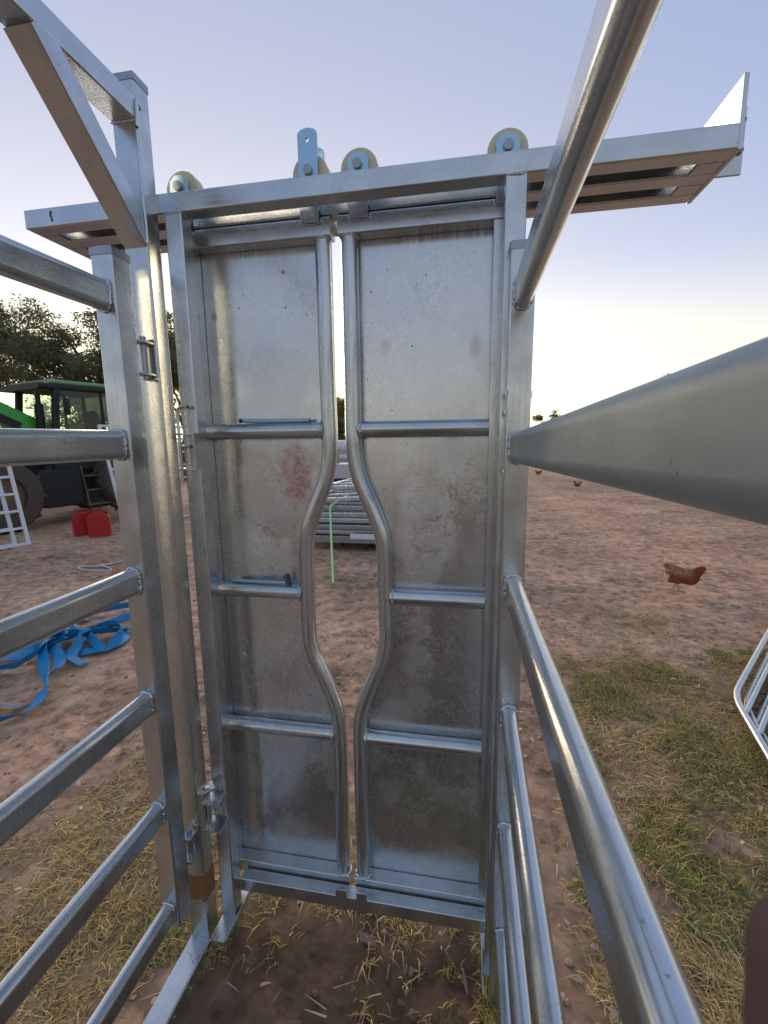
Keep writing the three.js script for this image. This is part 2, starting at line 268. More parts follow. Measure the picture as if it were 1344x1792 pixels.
  const clods = []; for (let i = 0; i < 5200; i++) { const r = rnd(), [x, z] = r < 0.55 ? pick() : [rr(-6.5, 4), rr(-8, 0.4)]; const s = 0.003 + 0.013 * Math.pow(rnd(), 3), b = rr(0.6, 1.3) * (x > -0.95 && x < 0 && z > -0.1 ? 0.4 : 1); clods.push([x, groundY(x, z) + s * 0.2, z, rr(0, 6), rr(-0.4, 0.4), 0, s, s * rr(0.5, 1), s, 0.44 * b, 0.28 * b, 0.18 * b]); }  // clods inside the race are darkened to go with the painted shade
  scatter('soil_clods', clod, P('soil', [1, 1, 1], 0.97), 'crumbs and clods of red-brown soil on the yard', 'soil', clods);
}

// ---------------------------------------------------------------- sliding gate frame
const W0 = -0.85;
const frame = thing('gate_frame', 'tall galvanised sliding gate frame with overhead roller track and two jambs', 'gate frame', [-0.425, G, -0.03]);
{
  const q = (n, g, m = galv, l) => part(frame, n, g, m, l);
  q('jamb', box(W0 - 0.051, -0.13, -0.05, W0, 2.2055, 0, 0.005)); q('jamb', box(0, -0.13, -0.05, 0.051, 2.2055, 0, 0.005));
  q('track_beam', box(-1.3436, 2.206, -0.05, 0.4875, 2.2577, 0.0004, 0.005)); q('track_beam', box(-1.3436, 2.206, -0.145, 0.4875, 2.2577, -0.095, 0.005)); q('track_beam', box(-1.3436, 2.206, -0.24, 0.4875, 2.2577, -0.19, 0.005));
  q('roller_track', box(-1.33, 2.2575, -0.128, 0.47, 2.2655, -0.112, 0.003));
  for (const [a, b] of [[-1.3430, -1.290], [0.432, 0.4870]]) for (const [c, d] of [[-0.0948, -0.0502], [-0.1898, -0.1452]]) q('spacer_plate', box(a, 2.2066, c, b, 2.2130, d, 0.001, 'z'));
  q('smudge', tube([V(-1.256, 2.247, 0.0006), V(-1.258, 2.236, 0.0006), V(-1.255, 2.226, 0.0006), V(-1.2555, 2.219, 0.0006)], 0.0026, 6, 20), P('smudge', [0.10, 0.10, 0.11], 0.8));
  for (const [a, b] of [[-1.2895, -0.945], [0.065, 0.4315]]) for (const [c, d] of [[-0.0948, -0.0502], [-0.1898, -0.1452]]) q('added_slot_cover', box(a, 2.2500, c, b, 2.2560, d, 0.001, 'x'));  // strips added over the end slots to keep sky light out
  q('end_cap', box(-1.3466, 2.207, -0.239, -1.3437, 2.2567, -0.001, 0.001, 'z'));
  q('end_plate', prism(roundRect(0.010, 0.240, 0.002), V(0.4935, 2.206, -0.122), V(0.4935, 2.352, -0.122), V(0, 0, -1)), galv);
  q('mounting_plate', box(0.553, 2.268, -0.256, 0.616, 2.424, -0.2462, 0.002, 'y'), galv);
  for (const y of [2.392, 2.322]) q('bolt', prism(circle(0.008, 6), V(0.606, y, -0.246), V(0.606, y, -0.238)), darkBolt);
  q('mounting_arm', box(0.4990, 2.30, -0.2455, 0.556, 2.34, -0.2402, 0.002, 'x'), galv);
  q('sill', box(W0 + 0.0005, 0.004, -0.090, -0.0005, 0.0545, -0.046, 0.004));
  q('guide_plate', box(-0.496, 0.006, -0.0455, -0.457, 0.084, -0.0395, 0.002, 'y')); q('guide_plate', box(-0.424, 0.006, -0.0455, -0.388, 0.084, -0.0395, 0.002, 'y'));
  q('floor_angle', [box(W0 - 0.05, -0.055, -0.10, W0 + 0.004, -0.049, 0.085, 0.002, 'z'), box(W0 + 0.0045, -0.058, -0.10, W0 + 0.0095, -0.040, 0.085, 0.002, 'z')]);
  q('floor_angle', [box(-0.0095, -0.058, -0.14, -0.0045, -0.040, 0.09, 0.002, 'z'), box(-0.004, -0.055, -0.14, 0.05, -0.049, 0.03, 0.002, 'z')]);
  // latch keeper with its sliding rod on the left jamb
  const keeper = q('latch_bracket', [box(W0 - 0.05, 1.612, 0.0005, W0 + 0.008, 1.618, 0.035, 0.001, 'x'), box(W0 - 0.05, 1.512, 0.0005, W0 + 0.008, 1.518, 0.035, 0.001, 'x'), box(W0 + 0.003, 1.5185, -0.02, W0 + 0.008, 1.6115, 0.035, 0.001, 'y')], galv);
  part(keeper, 'latch_rod', tube([V(W0 - 0.012, 1.692, 0.021), V(W0 - 0.030, 1.692, 0.021), V(W0 - 0.042, 1.688, 0.021), V(W0 - 0.0465, 1.675, 0.021), V(W0 - 0.047, 1.60, 0.021), V(W0 - 0.047, 1.48, 0.021)], 0.0045, 8, 50), galv);
  part(keeper, 'handle', rod(V(W0 - 0.047, 1.580, 0.021), V(W0 - 0.010, 1.580, 0.024), 0.0045, 8), galv);
  // two lower lugs
  const lug = y => prism(roundRect(0.058, 0.006, 0.002), V(W0 - 0.026, y, 0.0006), V(W0 - 0.026, y - 0.004, 0.058), V(0, 1, 0));
  q('hinge_lug', [lug(0.44), box(W0 - 0.054, 0.372, 0.0006, W0 - 0.048, 0.4355, 0.05, 0.001, 'y')]); q('hinge_lug', lug(0.345));
  const eye = []; { const s = new THREE.Shape(); s.moveTo(-0.02, 0); s.lineTo(0.02, 0); s.lineTo(0.02, 0.03); s.absarc(0, 0.03, 0.02, 0, Math.PI); s.lineTo(-0.02, 0); const hole = new THREE.Path(); hole.absarc(0, 0.03, 0.008, 0, 2 * Math.PI); s.holes.push(hole); const g = new THREE.ExtrudeGeometry(s, { depth: 0.006, bevelEnabled: true, bevelSize: 0.001, bevelThickness: 0.001, bevelSegments: 1 }); g.rotateX(-Math.PI / 2 - 0.12); g.rotateY(Math.PI * 0.75); g.translate(W0 - 0.03, 0.478, 0.02); eye.push(g); }
  q('hinge_eye', eye, galv); q('hinge_pin', rod(V(W0 - 0.040, 0.33, 0.042), V(W0 - 0.040, 0.49, 0.042), 0.007, 10), galv);
  q('outer_lug', box(0.0515, 1.693, -0.062, 0.083, 1.712, -0.03, 0.002, 'x'));
  for (const [a, b] of [[W0 - 0.051, W0], [0, 0.051]]) q('weld_bead', weld(roundRect(0.050, 0.05, 0.004), V((a + b) / 2, 2.2052, -0.025), V(0, 1, 0), V(0, 0, -1), 0.0005, 0.0022), weldMat);
}

// ---------------------------------------------------------------- sliding doors
const DZ = -0.12, PR = 0.0242;
const leftPipe = [[-0.490, 2.156], [-0.490, 1.98], [-0.490, 1.742], [-0.489, 1.60], [-0.492, 1.54], [-0.506, 1.472], [-0.534, 1.405], [-0.553, 1.357], [-0.568, 1.315], [-0.577, 1.257], [-0.579, 1.155], [-0.580, 1.074], [-0.581, 1.008], [-0.579, 0.948], [-0.568, 0.898], [-0.549, 0.851], [-0.529, 0.803], [-0.510, 0.755], [-0.496, 0.708], [-0.489, 0.658], [-0.487, 0.605], [-0.487, 0.45], [-0.488, 0.28], [-0.488, 0.076]];
const rightPipe = leftPipe.map(([x, y]) => [-0.9035 - x, y]);     // the same bend mirrored
const curveX = (pts, y) => { for (let i = 0; i + 1 < pts.length; i++) if (y <= pts[i][1] && y >= pts[i + 1][1]) return mixN(pts[i][0], pts[i + 1][0], (pts[i][1] - y) / (pts[i][1] - pts[i + 1][1] || 1)); return pts[y > 1 ? 0 : pts.length - 1][0]; };
function sheetMaps(s, marks) {
  const w = 512, h = 2048, f = (u, v) => {                    // u across, v up; metres x = u*.46, y = v*2.12
    const x = u * 0.46, y = v * 2.12;
    const blot = fbm(x * 14, y * 9, s, 5), grain = fbm(x * 130, y * 130, s + 9, 2), sm = fbm(x * 5 + 3, y * 5, s + 20, 4), cl = fbm(x * 42, y * 42, s + 33, 3);
    const [sv, sb] = spangle(x * 150, y * 150, s + 71), frost = smooth(0.38, 0.62, fbm(x * 7 + 1, y * 5, s + 44, 4));
    let k = 0.65 + 0.07 * (blot - 0.5) + 0.05 * (grain - 0.5) + (sv - 0.5) * (0.05 + 0.09 * frost), r = (sv - 0.5) * (0.03 + 0.09 * frost) + 0.25 + 0.12 * (blot - 0.5) + 0.06 * (cl - 0.5) + 0.05 * (grain - 0.5);
    const pale = smooth(0.56, 0.68, sm); k += 0.07 * pale; r += 0.10 * pale;
    const mott = smooth(0.55, 0.66, cl) * smooth(0.45, 0.62, blot); k -= 0.015 * mott; r -= 0.015 * mott;
    let c = [k * 0.965, k * 0.995, k * 0.995];
    for (const m of marks) { const t = m(x, y, cl, grain, sv); if (t) { c = c.map((q, i) => mixN(q, t.c[i], t.a)); r = mixN(r, t.r ?? r, t.a); } }
    return { c, r };
  };
  const key = []; for (let j = 0; j < h; j++) for (let i = 0; i < w; i++) key.push(f(i / w, j / h));
  const at = (u, v) => key[Math.round(v * h) * w + Math.round(u * w)];
  return [dataTex(w, h, (u, v) => at(u, v).c, true), dataTex(w, h, (u, v) => at(u, v).r, false)];
}
const blob = (cx, cy, rx, ry, c, a, o = {}) => (x, y, cl, gr, sv) => { const d = Math.hypot((x - cx) / rx, (y - cy) / ry) + (o.rough ?? 0.5) * (cl - 0.5); if (d > 1) return null; const s = smooth(1, o.soft ?? 0.6, d); return { c, a: a * s * (o.speckle ? (0.25 + 0.75 * smooth(0.25, 0.6, sv)) : 1), r: o.r }; };
const streak = (x0, y0, x1, y1, w, c, a, r) => (x, y, cl) => { const L2 = (x1 - x0) ** 2 + (y1 - y0) ** 2, t = ((x - x0) * (x1 - x0) + (y - y0) * (y1 - y0)) / L2; if (t < 0 || t > 1) return null; const d = Math.abs((x - x0) * (y1 - y0) - (y - y0) * (x1 - x0)) / Math.sqrt(L2); return d < w ? { c, a: a * (1 - d / w) * smooth(0.3, 0.55, cl), r } : null; };
function makeDoor(side) {
  const left = side < 0, pipe = left ? leftPipe : rightPipe;
  const xs = left ? -0.887 : -0.021;                                        // inner face of the outer stile
  const d = thing('sliding_door', left ? 'left sliding door leaf, galvanised sheet with faint red patches and two loose pins' : 'right sliding door leaf, plain pale galvanised sheet beside the right-hand rails', 'gate door', [left ? -0.70 : -0.20, 0.03, DZ], 'pair of sliding door leaves');
  const q = (n, g, m = galv, p = d, l) => part(p, n, g, m, l);
  const xo = left ? xs - 0.04 : xs + 0.028, xi = left ? -0.4625 : -0.441;
  const a = Math.min(xo, xi), b = Math.max(xo, xi);
  q('top_rail', box(a, 2.152, -0.1455, b, 2.2025, -0.0945, 0.005)); q('bottom_rail', box(a, 0.030, -0.1455, b, 0.0795, -0.0945, 0.005));
  q('stile', box(Math.min(xs, xo), 0.080, -0.145, Math.max(xs, xo), 2.1515, -0.095, 0.004));
  q('bent_pipe', tube(pipe.map(p => V(p[0], p[1], DZ)), PR, 24, 150));
  for (const [k, y] of [1.6225, 1.106, 0.6125].entries()) {
    const xe = curveX(pipe, y) + (left ? -0.016 : 0.016); const bar = rod(V(xs, y, DZ), V(xe, y, DZ), PR * 0.99, 24);
    q('cross_bar', bar);
    q('weld_bead', weld(circle(PR), V(xe + (left ? -0.008 : 0.008), y, DZ), V(1, 0, 0), V(0, 1, 0), 0.0005, 0.0032), weldMat);
  }
  { // sheet: gently waved galvanised plate welded to the back of the frame
    const nx = 30, ny = 130, pos = [], uv = [], idx = []; const y0 = 0.045, y1 = 2.19;
    for (const back of [0, 1]) for (let j = 0; j <= ny; j++) for (let i = 0; i <= nx; i++) {
      const y = mixN(y0, y1, j / ny), xe = curveX(pipe, y), t = i / nx, x = mixN(xs + (left ? -0.03 : 0.02), xe, t);
      const edge = Math.min(1, Math.min(t, 1 - t) * 5) * Math.min(1, Math.min(j, ny - j) / 8);
      const bow = left ? 0.006 * Math.exp(-Math.pow((x - (xs + 0.085)) / 0.05, 2)) : 0;
      pos.push(x, y, -0.1464 - back * 0.003 + edge * (0.0042 * (fbm(x * 4 + side * 3 + 9, y * 3.1, 801, 3) - 0.5) + bow)); uv.push(Math.abs(x - xs) / 0.46, y / 2.12);
    }
    const off = (nx + 1) * (ny + 1);
    for (let j = 0; j < ny; j++) for (let i = 0; i < nx; i++) { const p = j * (nx + 1) + i, r = p + 1, t = p + nx + 1, u = t + 1; if (left) { idx.push(p, r, t, r, u, t); idx.push(off + p, off + t, off + r, off + r, off + t, off + u); } else { idx.push(p, t, r, r, t, u); idx.push(off + p, off + r, off + t, off + r, off + u, off + t); } }
    const g = new THREE.BufferGeometry(); g.setAttribute('position', new THREE.Float32BufferAttribute(pos, 3)); g.setAttribute('uv', new THREE.Float32BufferAttribute(uv, 2)); g.setIndex(idx); g.computeVertexNormals();
    const ink = [0.10, 0.10, 0.10], marks = [];
    const s2 = left ? 900 : 950;
    for (let i = 0; i < 46; i++) { const x = hash(i, 1, s2) * 0.36, y = 0.4 + hash(i, 2, s2) * 1.7, r = 0.001 + 0.0022 * hash(i, 3, s2) ** 2; marks.push(blob(x, y, r, r * 1.2, ink, 0.85, { rough: 0.2, r: 0.7 })); }
    if (left) marks.push(blob(0.285, 1.475, 0.078, 0.135, [0.44, 0.13, 0.13], 0.6, { rough: 1.3, soft: 0.35, r: 0.5, speckle: 1 }), blob(0.27, 1.46, 0.06, 0.12, [0.44, 0.11, 0.11], 0.25, { rough: 0.5, soft: 0.3, r: 0.5 }), blob(0.275, 1.24, 0.055, 0.115, [0.44, 0.13, 0.12], 0.5, { rough: 1.1, soft: 0.3, r: 0.5, speckle: 1 }), blob(0.262, 2.085, 0.008, 0.007, [0.34, 0.18, 0.04], 0.9), blob(0.03, 1.975, 0.010, 0.013, [0.72, 0.74, 0.70], 0.9, { soft: 0.8, r: 0.8 }), blob(0.055, 0.865, 0.012, 0.010, [0.75, 0.76, 0.74], 0.9, { rough: 1.2, r: 0.8 }), streak(0.14, 0.30, 0.235, 0.58, 0.018, [0.68, 0.69, 0.69], 0.8, 0.6), streak(0.20, 0.78, 0.30, 1.02, 0.014, [0.66, 0.67, 0.67], 0.6, 0.6));  // speckled red patches beside the bend, then small spots and pale smears
    else marks.push(streak(0.205, 2.02, 0.213, 2.09, 0.0016, [0.25, 0.25, 0.27], 1, 0.6), blob(0.10, 1.55, 0.05, 0.09, [0.7, 0.69, 0.71], 0.5, { soft: 0.2, r: 0.55 }), blob(0.16, 1.44, 0.06, 0.12, [0.50, 0.51, 0.50], 0.5, { speckle: 1, soft: 0.2 }), blob(0.05, 1.35, 0.04, 0.12, [0.48, 0.50, 0.50], 0.5, { speckle: 1, soft: 0.2 }), blob(0.30, 1.86, 0.02, 0.035, [0.74, 0.70, 0.74], 0.5, { soft: 0.3, r: 0.6 }), blob(0.04, 1.85, 0.022, 0.05, [0.74, 0.70, 0.74], 0.5, { soft: 0.3, r: 0.6 }));
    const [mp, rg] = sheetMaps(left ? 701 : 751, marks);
    q('sheet', g, new THREE.MeshStandardMaterial({ name: left ? 'red_patched_galvanised_sheet' : 'galvanised_sheet', map: mp, roughnessMap: rg, roughness: 1, metalness: 0.9, side: THREE.DoubleSide }), d, left ? 'flat galvanised sheet with faint red blotches beside the bend' : undefined);
  }
  // hangers: side plates pass up through the track slots and carry a nylon wheel on an axle bolt
  const spots = left ? [[-0.905, 0], [-0.516, 1]] : [[-0.378, 0], [0.010, 0]];
  for (const [x, tall] of spots) {
    const plate = (z, top, w) => { const s = new THREE.Shape(); const c = tall ? w / 2 : w * 0.28; s.moveTo(-w / 2, 0); s.lineTo(w / 2, 0); const H = top - 2.215; if (tall) { s.lineTo(w / 2, H - c * 0.55); s.absellipse(0, H - c * 0.55, w / 2, c * 0.55, 0, Math.PI, false); } else { s.lineTo(w / 2, H - c); s.lineTo(w / 2 - c, H); s.lineTo(-w / 2 + c, H); s.lineTo(-w / 2, H - c); } s.lineTo(-w / 2, 0); if (tall && z > -0.1) { const o = new THREE.Path(); o.absarc(0, H - 0.028, 0.0062, 0, 2 * Math.PI); s.holes.push(o); } const g = new THREE.ExtrudeGeometry(s, { depth: 0.006, bevelEnabled: true, bevelSize: 0.0008, bevelThickness: 0.0008, bevelSegments: 1, curveSegments: 14 }); g.translate(x, 2.215, z); return g; };
    const h = q('roller_hanger', plate(-0.0925, tall ? 2.418 : 2.345, tall ? 0.053 : 0.056), zinc); q('rear_hanger', plate(-0.1535, tall ? 2.405 : 2.345, tall ? 0.053 : 0.056), zinc);
    q('hanger_tab', box(x - 0.0265, 2.184, -0.0860, x + 0.0265, 2.2625, -0.0832, 0.001, 'y'), galv, h);
    const wheel = new THREE.LatheGeometry([[0.008, -0.019], [0.0475, -0.019], [0.051, -0.015], [0.0495, -0.006], [0.048, 0], [0.0495, 0.006], [0.051, 0.015], [0.0475, 0.019], [0.008, 0.019]].map(p => new THREE.Vector2(...p)), 40); wheel.rotateX(Math.PI / 2); wheel.translate(x, 2.3150, DZ);
    q('roller_wheel', wheel, nylon, h);
    q('axle_bolt', [prism(circle(0.0135, 6), V(x, 2.315, -0.0856), V(x, 2.315, -0.0765), V(0, 1, 0)), rod(V(x, 2.315, -0.15), V(x, 2.315, -0.086), 0.007, 12)], galvDull, h);
    q('weld_bead', tube([V(x - 0.029, 2.196, -0.0935), V(x - 0.028, 2.186, -0.0925), V(x - 0.012, 2.1835, -0.0922), V(x + 0.012, 2.1835, -0.0925), V(x + 0.028, 2.186, -0.0922), V(x + 0.029, 2.196, -0.0935)], 0.0026, 6, 40), weldMat, h);
  }
  q('weld_bead', weld(circle(PR), V(pipe[0][0], 2.1515, DZ), V(0, 1, 0), V(0, 0, -1), 0, 0.003), weldMat);
  q('weld_bead', weld(circle(PR), V(pipe[23][0], 0.0805, DZ), V(0, 1, 0), V(0, 0, -1), 0.001, 0.0045), weldMat);
  return d;
}
makeDoor(-1); makeDoor(1);
// loose pins resting on the left door's bars
{
  const y = 1.6225 + PR * 0.99 + 0.0062;
  single('drop_pin', tube([V(-0.762, y + 0.0005, -0.094), V(-0.768, y + 0.004, -0.101), V(-0.758, y + 0.0025, -0.110), V(-0.735, y + 0.001, -0.114), V(-0.55, y - 0.0005, -0.117)], 0.0062, 12, 60), zinc, 'zinc plated pin with a bent end lying on the upper crossbar of the left door', 'pin', [-0.66, y - 0.006, -0.114]);
  const y2 = 1.106 + PR * 0.99 + 0.0062;
  const p = thing('hitch_pin', 'zinc plated pin with flat cross head on the middle crossbar of the left door', 'pin', [-0.73, y2 - 0.006, -0.114]);
  part(p, 'shank', rod(V(-0.84, y2, -0.116), V(-0.650, y2 + 0.001, -0.114), 0.0062, 12), zinc); part(p, 'head', prism(roundRect(0.016, 0.042, 0.003), V(-0.650, y2 + 0.010, -0.114), V(-0.638, y2 + 0.012, -0.113), V(0, 1, 0.2)), darkBolt);
}

// ---------------------------------------------------------------- right race panel
const ovalProfile = stadium(0.040, 0.076);
function capGeo(x0, x1, z0, z1, y) { return [box(x0 - 0.0015, y - 0.016, z0 - 0.0015, x1 + 0.0015, y + 0.001, z1 + 0.0015, 0.004, 'y'), box(x0 + 0.004, y + 0.0005, z0 + 0.004, x1 - 0.004, y + 0.005, z1 - 0.004, 0.004, 'y')]; }
{
  const pn = thing('race_panel', 'galvanised race panel of six oval rails running back on the right side', 'cattle panel', [0.043, G, 1.05], 'side panels of the race');
  const q = (n, g, m = galv) => part(pn, n, g, m);
  const x0 = 0.0135, x1 = 0.0735, xc = 0.045;
  for (const z of [0.035, 2.24]) { q('post', box(x0, G - 0.06, z - 0.0595, x1, 2.030, z - 0.0005, 0.006)); q('post_cap', capGeo(x0, x1, z - 0.0595, z - 0.0005, 2.0455), galvDull); }
  // the rails were welded by eye: each runs back with a slight rise or drift of its own
  for (const [y, dx, dy] of [[1.933, 0.004, 0.026], [1.568, 0, 0.029], [1.200, 0.013, 0.004], [0.828, -0.004, -0.030], [0.462, 0, 0], [0.098, 0, 0]]) {
    q('rail', prism(ovalProfile, V(xc, y, 0.0355), V(xc + dx * 2.2, y + dy * 2.2, 2.1795), V(0, 1, 0), { seg: 6 }), y === 1.568 ? galvMatt : galv);
    q('weld_bead', weld(ovalProfile, V(xc, y, 0.0375), V(0, 0, 1), V(0, 1, 0), 0.0008, 0.0036), weldMat);
  }
  for (const y of [1.5085, 1.655, 1.70]) q('weld_bead', [tube([V(x0 - 0.001, y - 0.008, 0.0352), V(x0 - 0.002, y, 0.036), V(x0 - 0.001, y + 0.007, 0.0352)], 0.0032, 6, 12)], weldMat);
}
// ---------------------------------------------------------------- left side gate hung on the tall post
{
  const pn = thing('side_gate', 'galvanised side gate of six oval rails hung on the left tall post', 'cattle gate', [-0.982, 0.08, 1.05], 'side panels of the race');
  const q = (n, g, m = galv) => part(pn, n, g, m);
  const x0 = -1.0125, x1 = -0.9505, xc = -0.984;
  for (const z of [0.153, 2.24]) { q('post', box(x0, 0.075, z - 0.0675, x1, 2.056, z - 0.0005, 0.006)); q('post_cap', capGeo(x0, x1, z - 0.0675, z - 0.0005, 2.071), galvDull); }
  for (const y of [1.960, 1.588, 1.212, 0.843, 0.480, 0.122]) {
    q('rail', prism(ovalProfile, V(xc, y, 0.1535), V(xc, y, 2.179), V(0, 1, 0), { seg: 6 }));
    q('weld_bead', weld(ovalProfile, V(xc, y, 0.1555), V(0, 0, 1), V(0, 1, 0), 0.0008, 0.0036), weldMat);
  }
  for (const y of [1.82, 0.28]) { for (const e of [-0.045, 0.039]) q('hinge_strap', box(-0.975, y + e, 0.0362, -0.938, y + e + 0.006, 0.0850, 0.001, 'z')); q('hinge_pin', rod(V(-0.957, y - 0.055, 0.060), V(-0.957, y + 0.058, 0.060), 0.009, 12), galvDull); }
}
// ---------------------------------------------------------------- tall arch frame on the left
{
  const fr = thing('arch_frame', 'tall galvanised post on the left with braced overhead beam and orange rust band', 'steel frame', [-0.9635, G, 0.005]);
  const q = (n, g, m = galv, l) => part(fr, n, g, m, l);
  const x0 = -1.0060, x1 = -0.9340;
  q('post', box(x0, G + 0.02, -0.0245, x1, 2.512, 0.0345, 0.006)); q('post_cap', capGeo(x0, x1, -0.0245, 0.0345, 2.527), galvDull);
  q('post', box(x0, G - 0.01, 1.95, x1, 2.512, 2.009, 0.006)); q('post_cap', capGeo(x0, x1, 1.95, 2.009, 2.527), galvDull);
  q('overhead_beam', box(x0 + 0.0006, 2.4185, 0.035, x1 - 0.0004, 2.476, 1.9495, 0.006));
  for (const s of [0, 1]) { const Z = z => s ? 1.984 - z : z; q('brace', prism(roundRect(0.0695, 0.058, 0.005), V(-0.97, 2.125, Z(0.006)), V(-0.97, 2.432, Z(0.304)), V(0, 1, 0))); }
  q('base_rail', box(x0 + 0.0006, G - 0.04, 0.0350, x1 + 0.003, G + 0.034, 1.9495, 0.005));
  for (const g of [tube([V(x1 + 0.001, 2.40, 0.036), V(x1 + 0.003, 2.43, 0.034), V(x1 + 0.002, 2.465, 0.028), V(x1 + 0.002, 2.45, 0.015)], 0.005, 6, 24), tube([V(x1 + 0.001, 2.12, 0.036), V(x1 + 0.002, 2.16, 0.035), V(x1 + 0.001, 2.21, 0.036)], 0.004, 6, 24), tube([V(x0, 2.4165, 0.0365), V(x1, 2.4165, 0.0365)], 0.003, 6, 12)]) q('weld_bead', g, weldMat);
  q('hinge_block', [box(-0.967, 1.768, 0.0350, -0.936, 1.874, 0.041, 0.002, 'y'), box(-0.972, 1.765, 0.0352, -0.9345, 1.770, 0.052, 0.001, 'x')], galvDull);
  q('hinge_block', [box(-0.967, 0.225, 0.0350, -0.936, 0.335, 0.041, 0.002, 'y')], galvDull);
  const rust = dataTex(128, 128, (u, v) => { const n = fbm(u * 8, v * 8, 71, 4, 8), e = smooth(0, 0.2, v) * smooth(1, 0.75, v); const t = smooth(0.15, 0.5, n * 0.6 + e * 0.5); return [mixN(0.26, 0.24, n), mixN(0.20, 0.135, t), mixN(0.14, 0.062, t)]; }, true, [4, 8]);
  q('rust_band', prism(roundRect(0.0732, 0.0602, 0.0062), V(-0.97, 0.022, 0.005), V(-0.97, 0.135, 0.005), V(0, 0, -1), { u0: 0, v0: 0 }), new THREE.MeshStandardMaterial({ name: 'orange_rust', map: rust, roughness: 0.7, metalness: 0.3, transparent: true, alphaMap: dataTex(256, 128, (u, v) => { const n = fbm(u * 14, v * 9, 75, 4), e = Math.min(1, Math.min(v, 1 - v) * 4.5); return smooth(0.35, 0.62, n * 0.55 + e * 0.45); }, false, [4, 8]) }), 'band of orange rust round the foot of the post');
}

// ---------------------------------------------------------------- things in the yard
// hoop panels lying at the right edge
function hoopPanel(y, dx, dz, label) {
  const C = V(1.665 + dx, y, -1.86 + dz), a = V(0.60, 0, -0.80).normalize(), b = V(-0.22, 0, 0.975).normalize();
  const g = thing('hoop_panel', label, 'cattle panel', [C.x + 0.6, G, C.z - 0.2], 'round-cornered pipe panels on the grass'); const r = 0.021, L1 = 2.1, L2 = 1.05, R = 0.16;
  const K = (s, t) => C.clone().addScaledVector(a, s).addScaledVector(b, t);
  const ring = []; const corner = (s, t, ds0, dt0, ds1, dt1) => { for (let i = 0; i <= 6; i++) { const f = i / 6, A = K(s + ds0 * R, t + dt0 * R), B = K(s, t), D = K(s + ds1 * R, t + dt1 * R); ring.push(A.multiplyScalar((1 - f) ** 2).addScaledVector(B, 2 * f * (1 - f)).addScaledVector(D, f * f)); } };
  corner(-0.06, -0.02, 0, 1, 1, 0); corner(L1, -0.02, -1, 0, 0, 1); corner(L1, L2, 0, -1, -1, 0); corner(-0.06, L2, 1, 0, 0, -1);
  part(g, 'frame', tube(ring, r, 12, 220, true), galv);
  for (const t of [0.20, 0.42, 0.64, 0.86]) part(g, 'rail', rod(K(-0.03, t), K(L1 - 0.02, t), 0.0165, 12), galv);
  return g;
}
hoopPanel(G + 0.03, 0.05, 0.03, 'lower round-cornered galvanised pipe panel lying flat at the right edge');
hoopPanel(G + 0.075, 0, 0, 'upper round-cornered galvanised pipe panel stacked on another at the right edge');

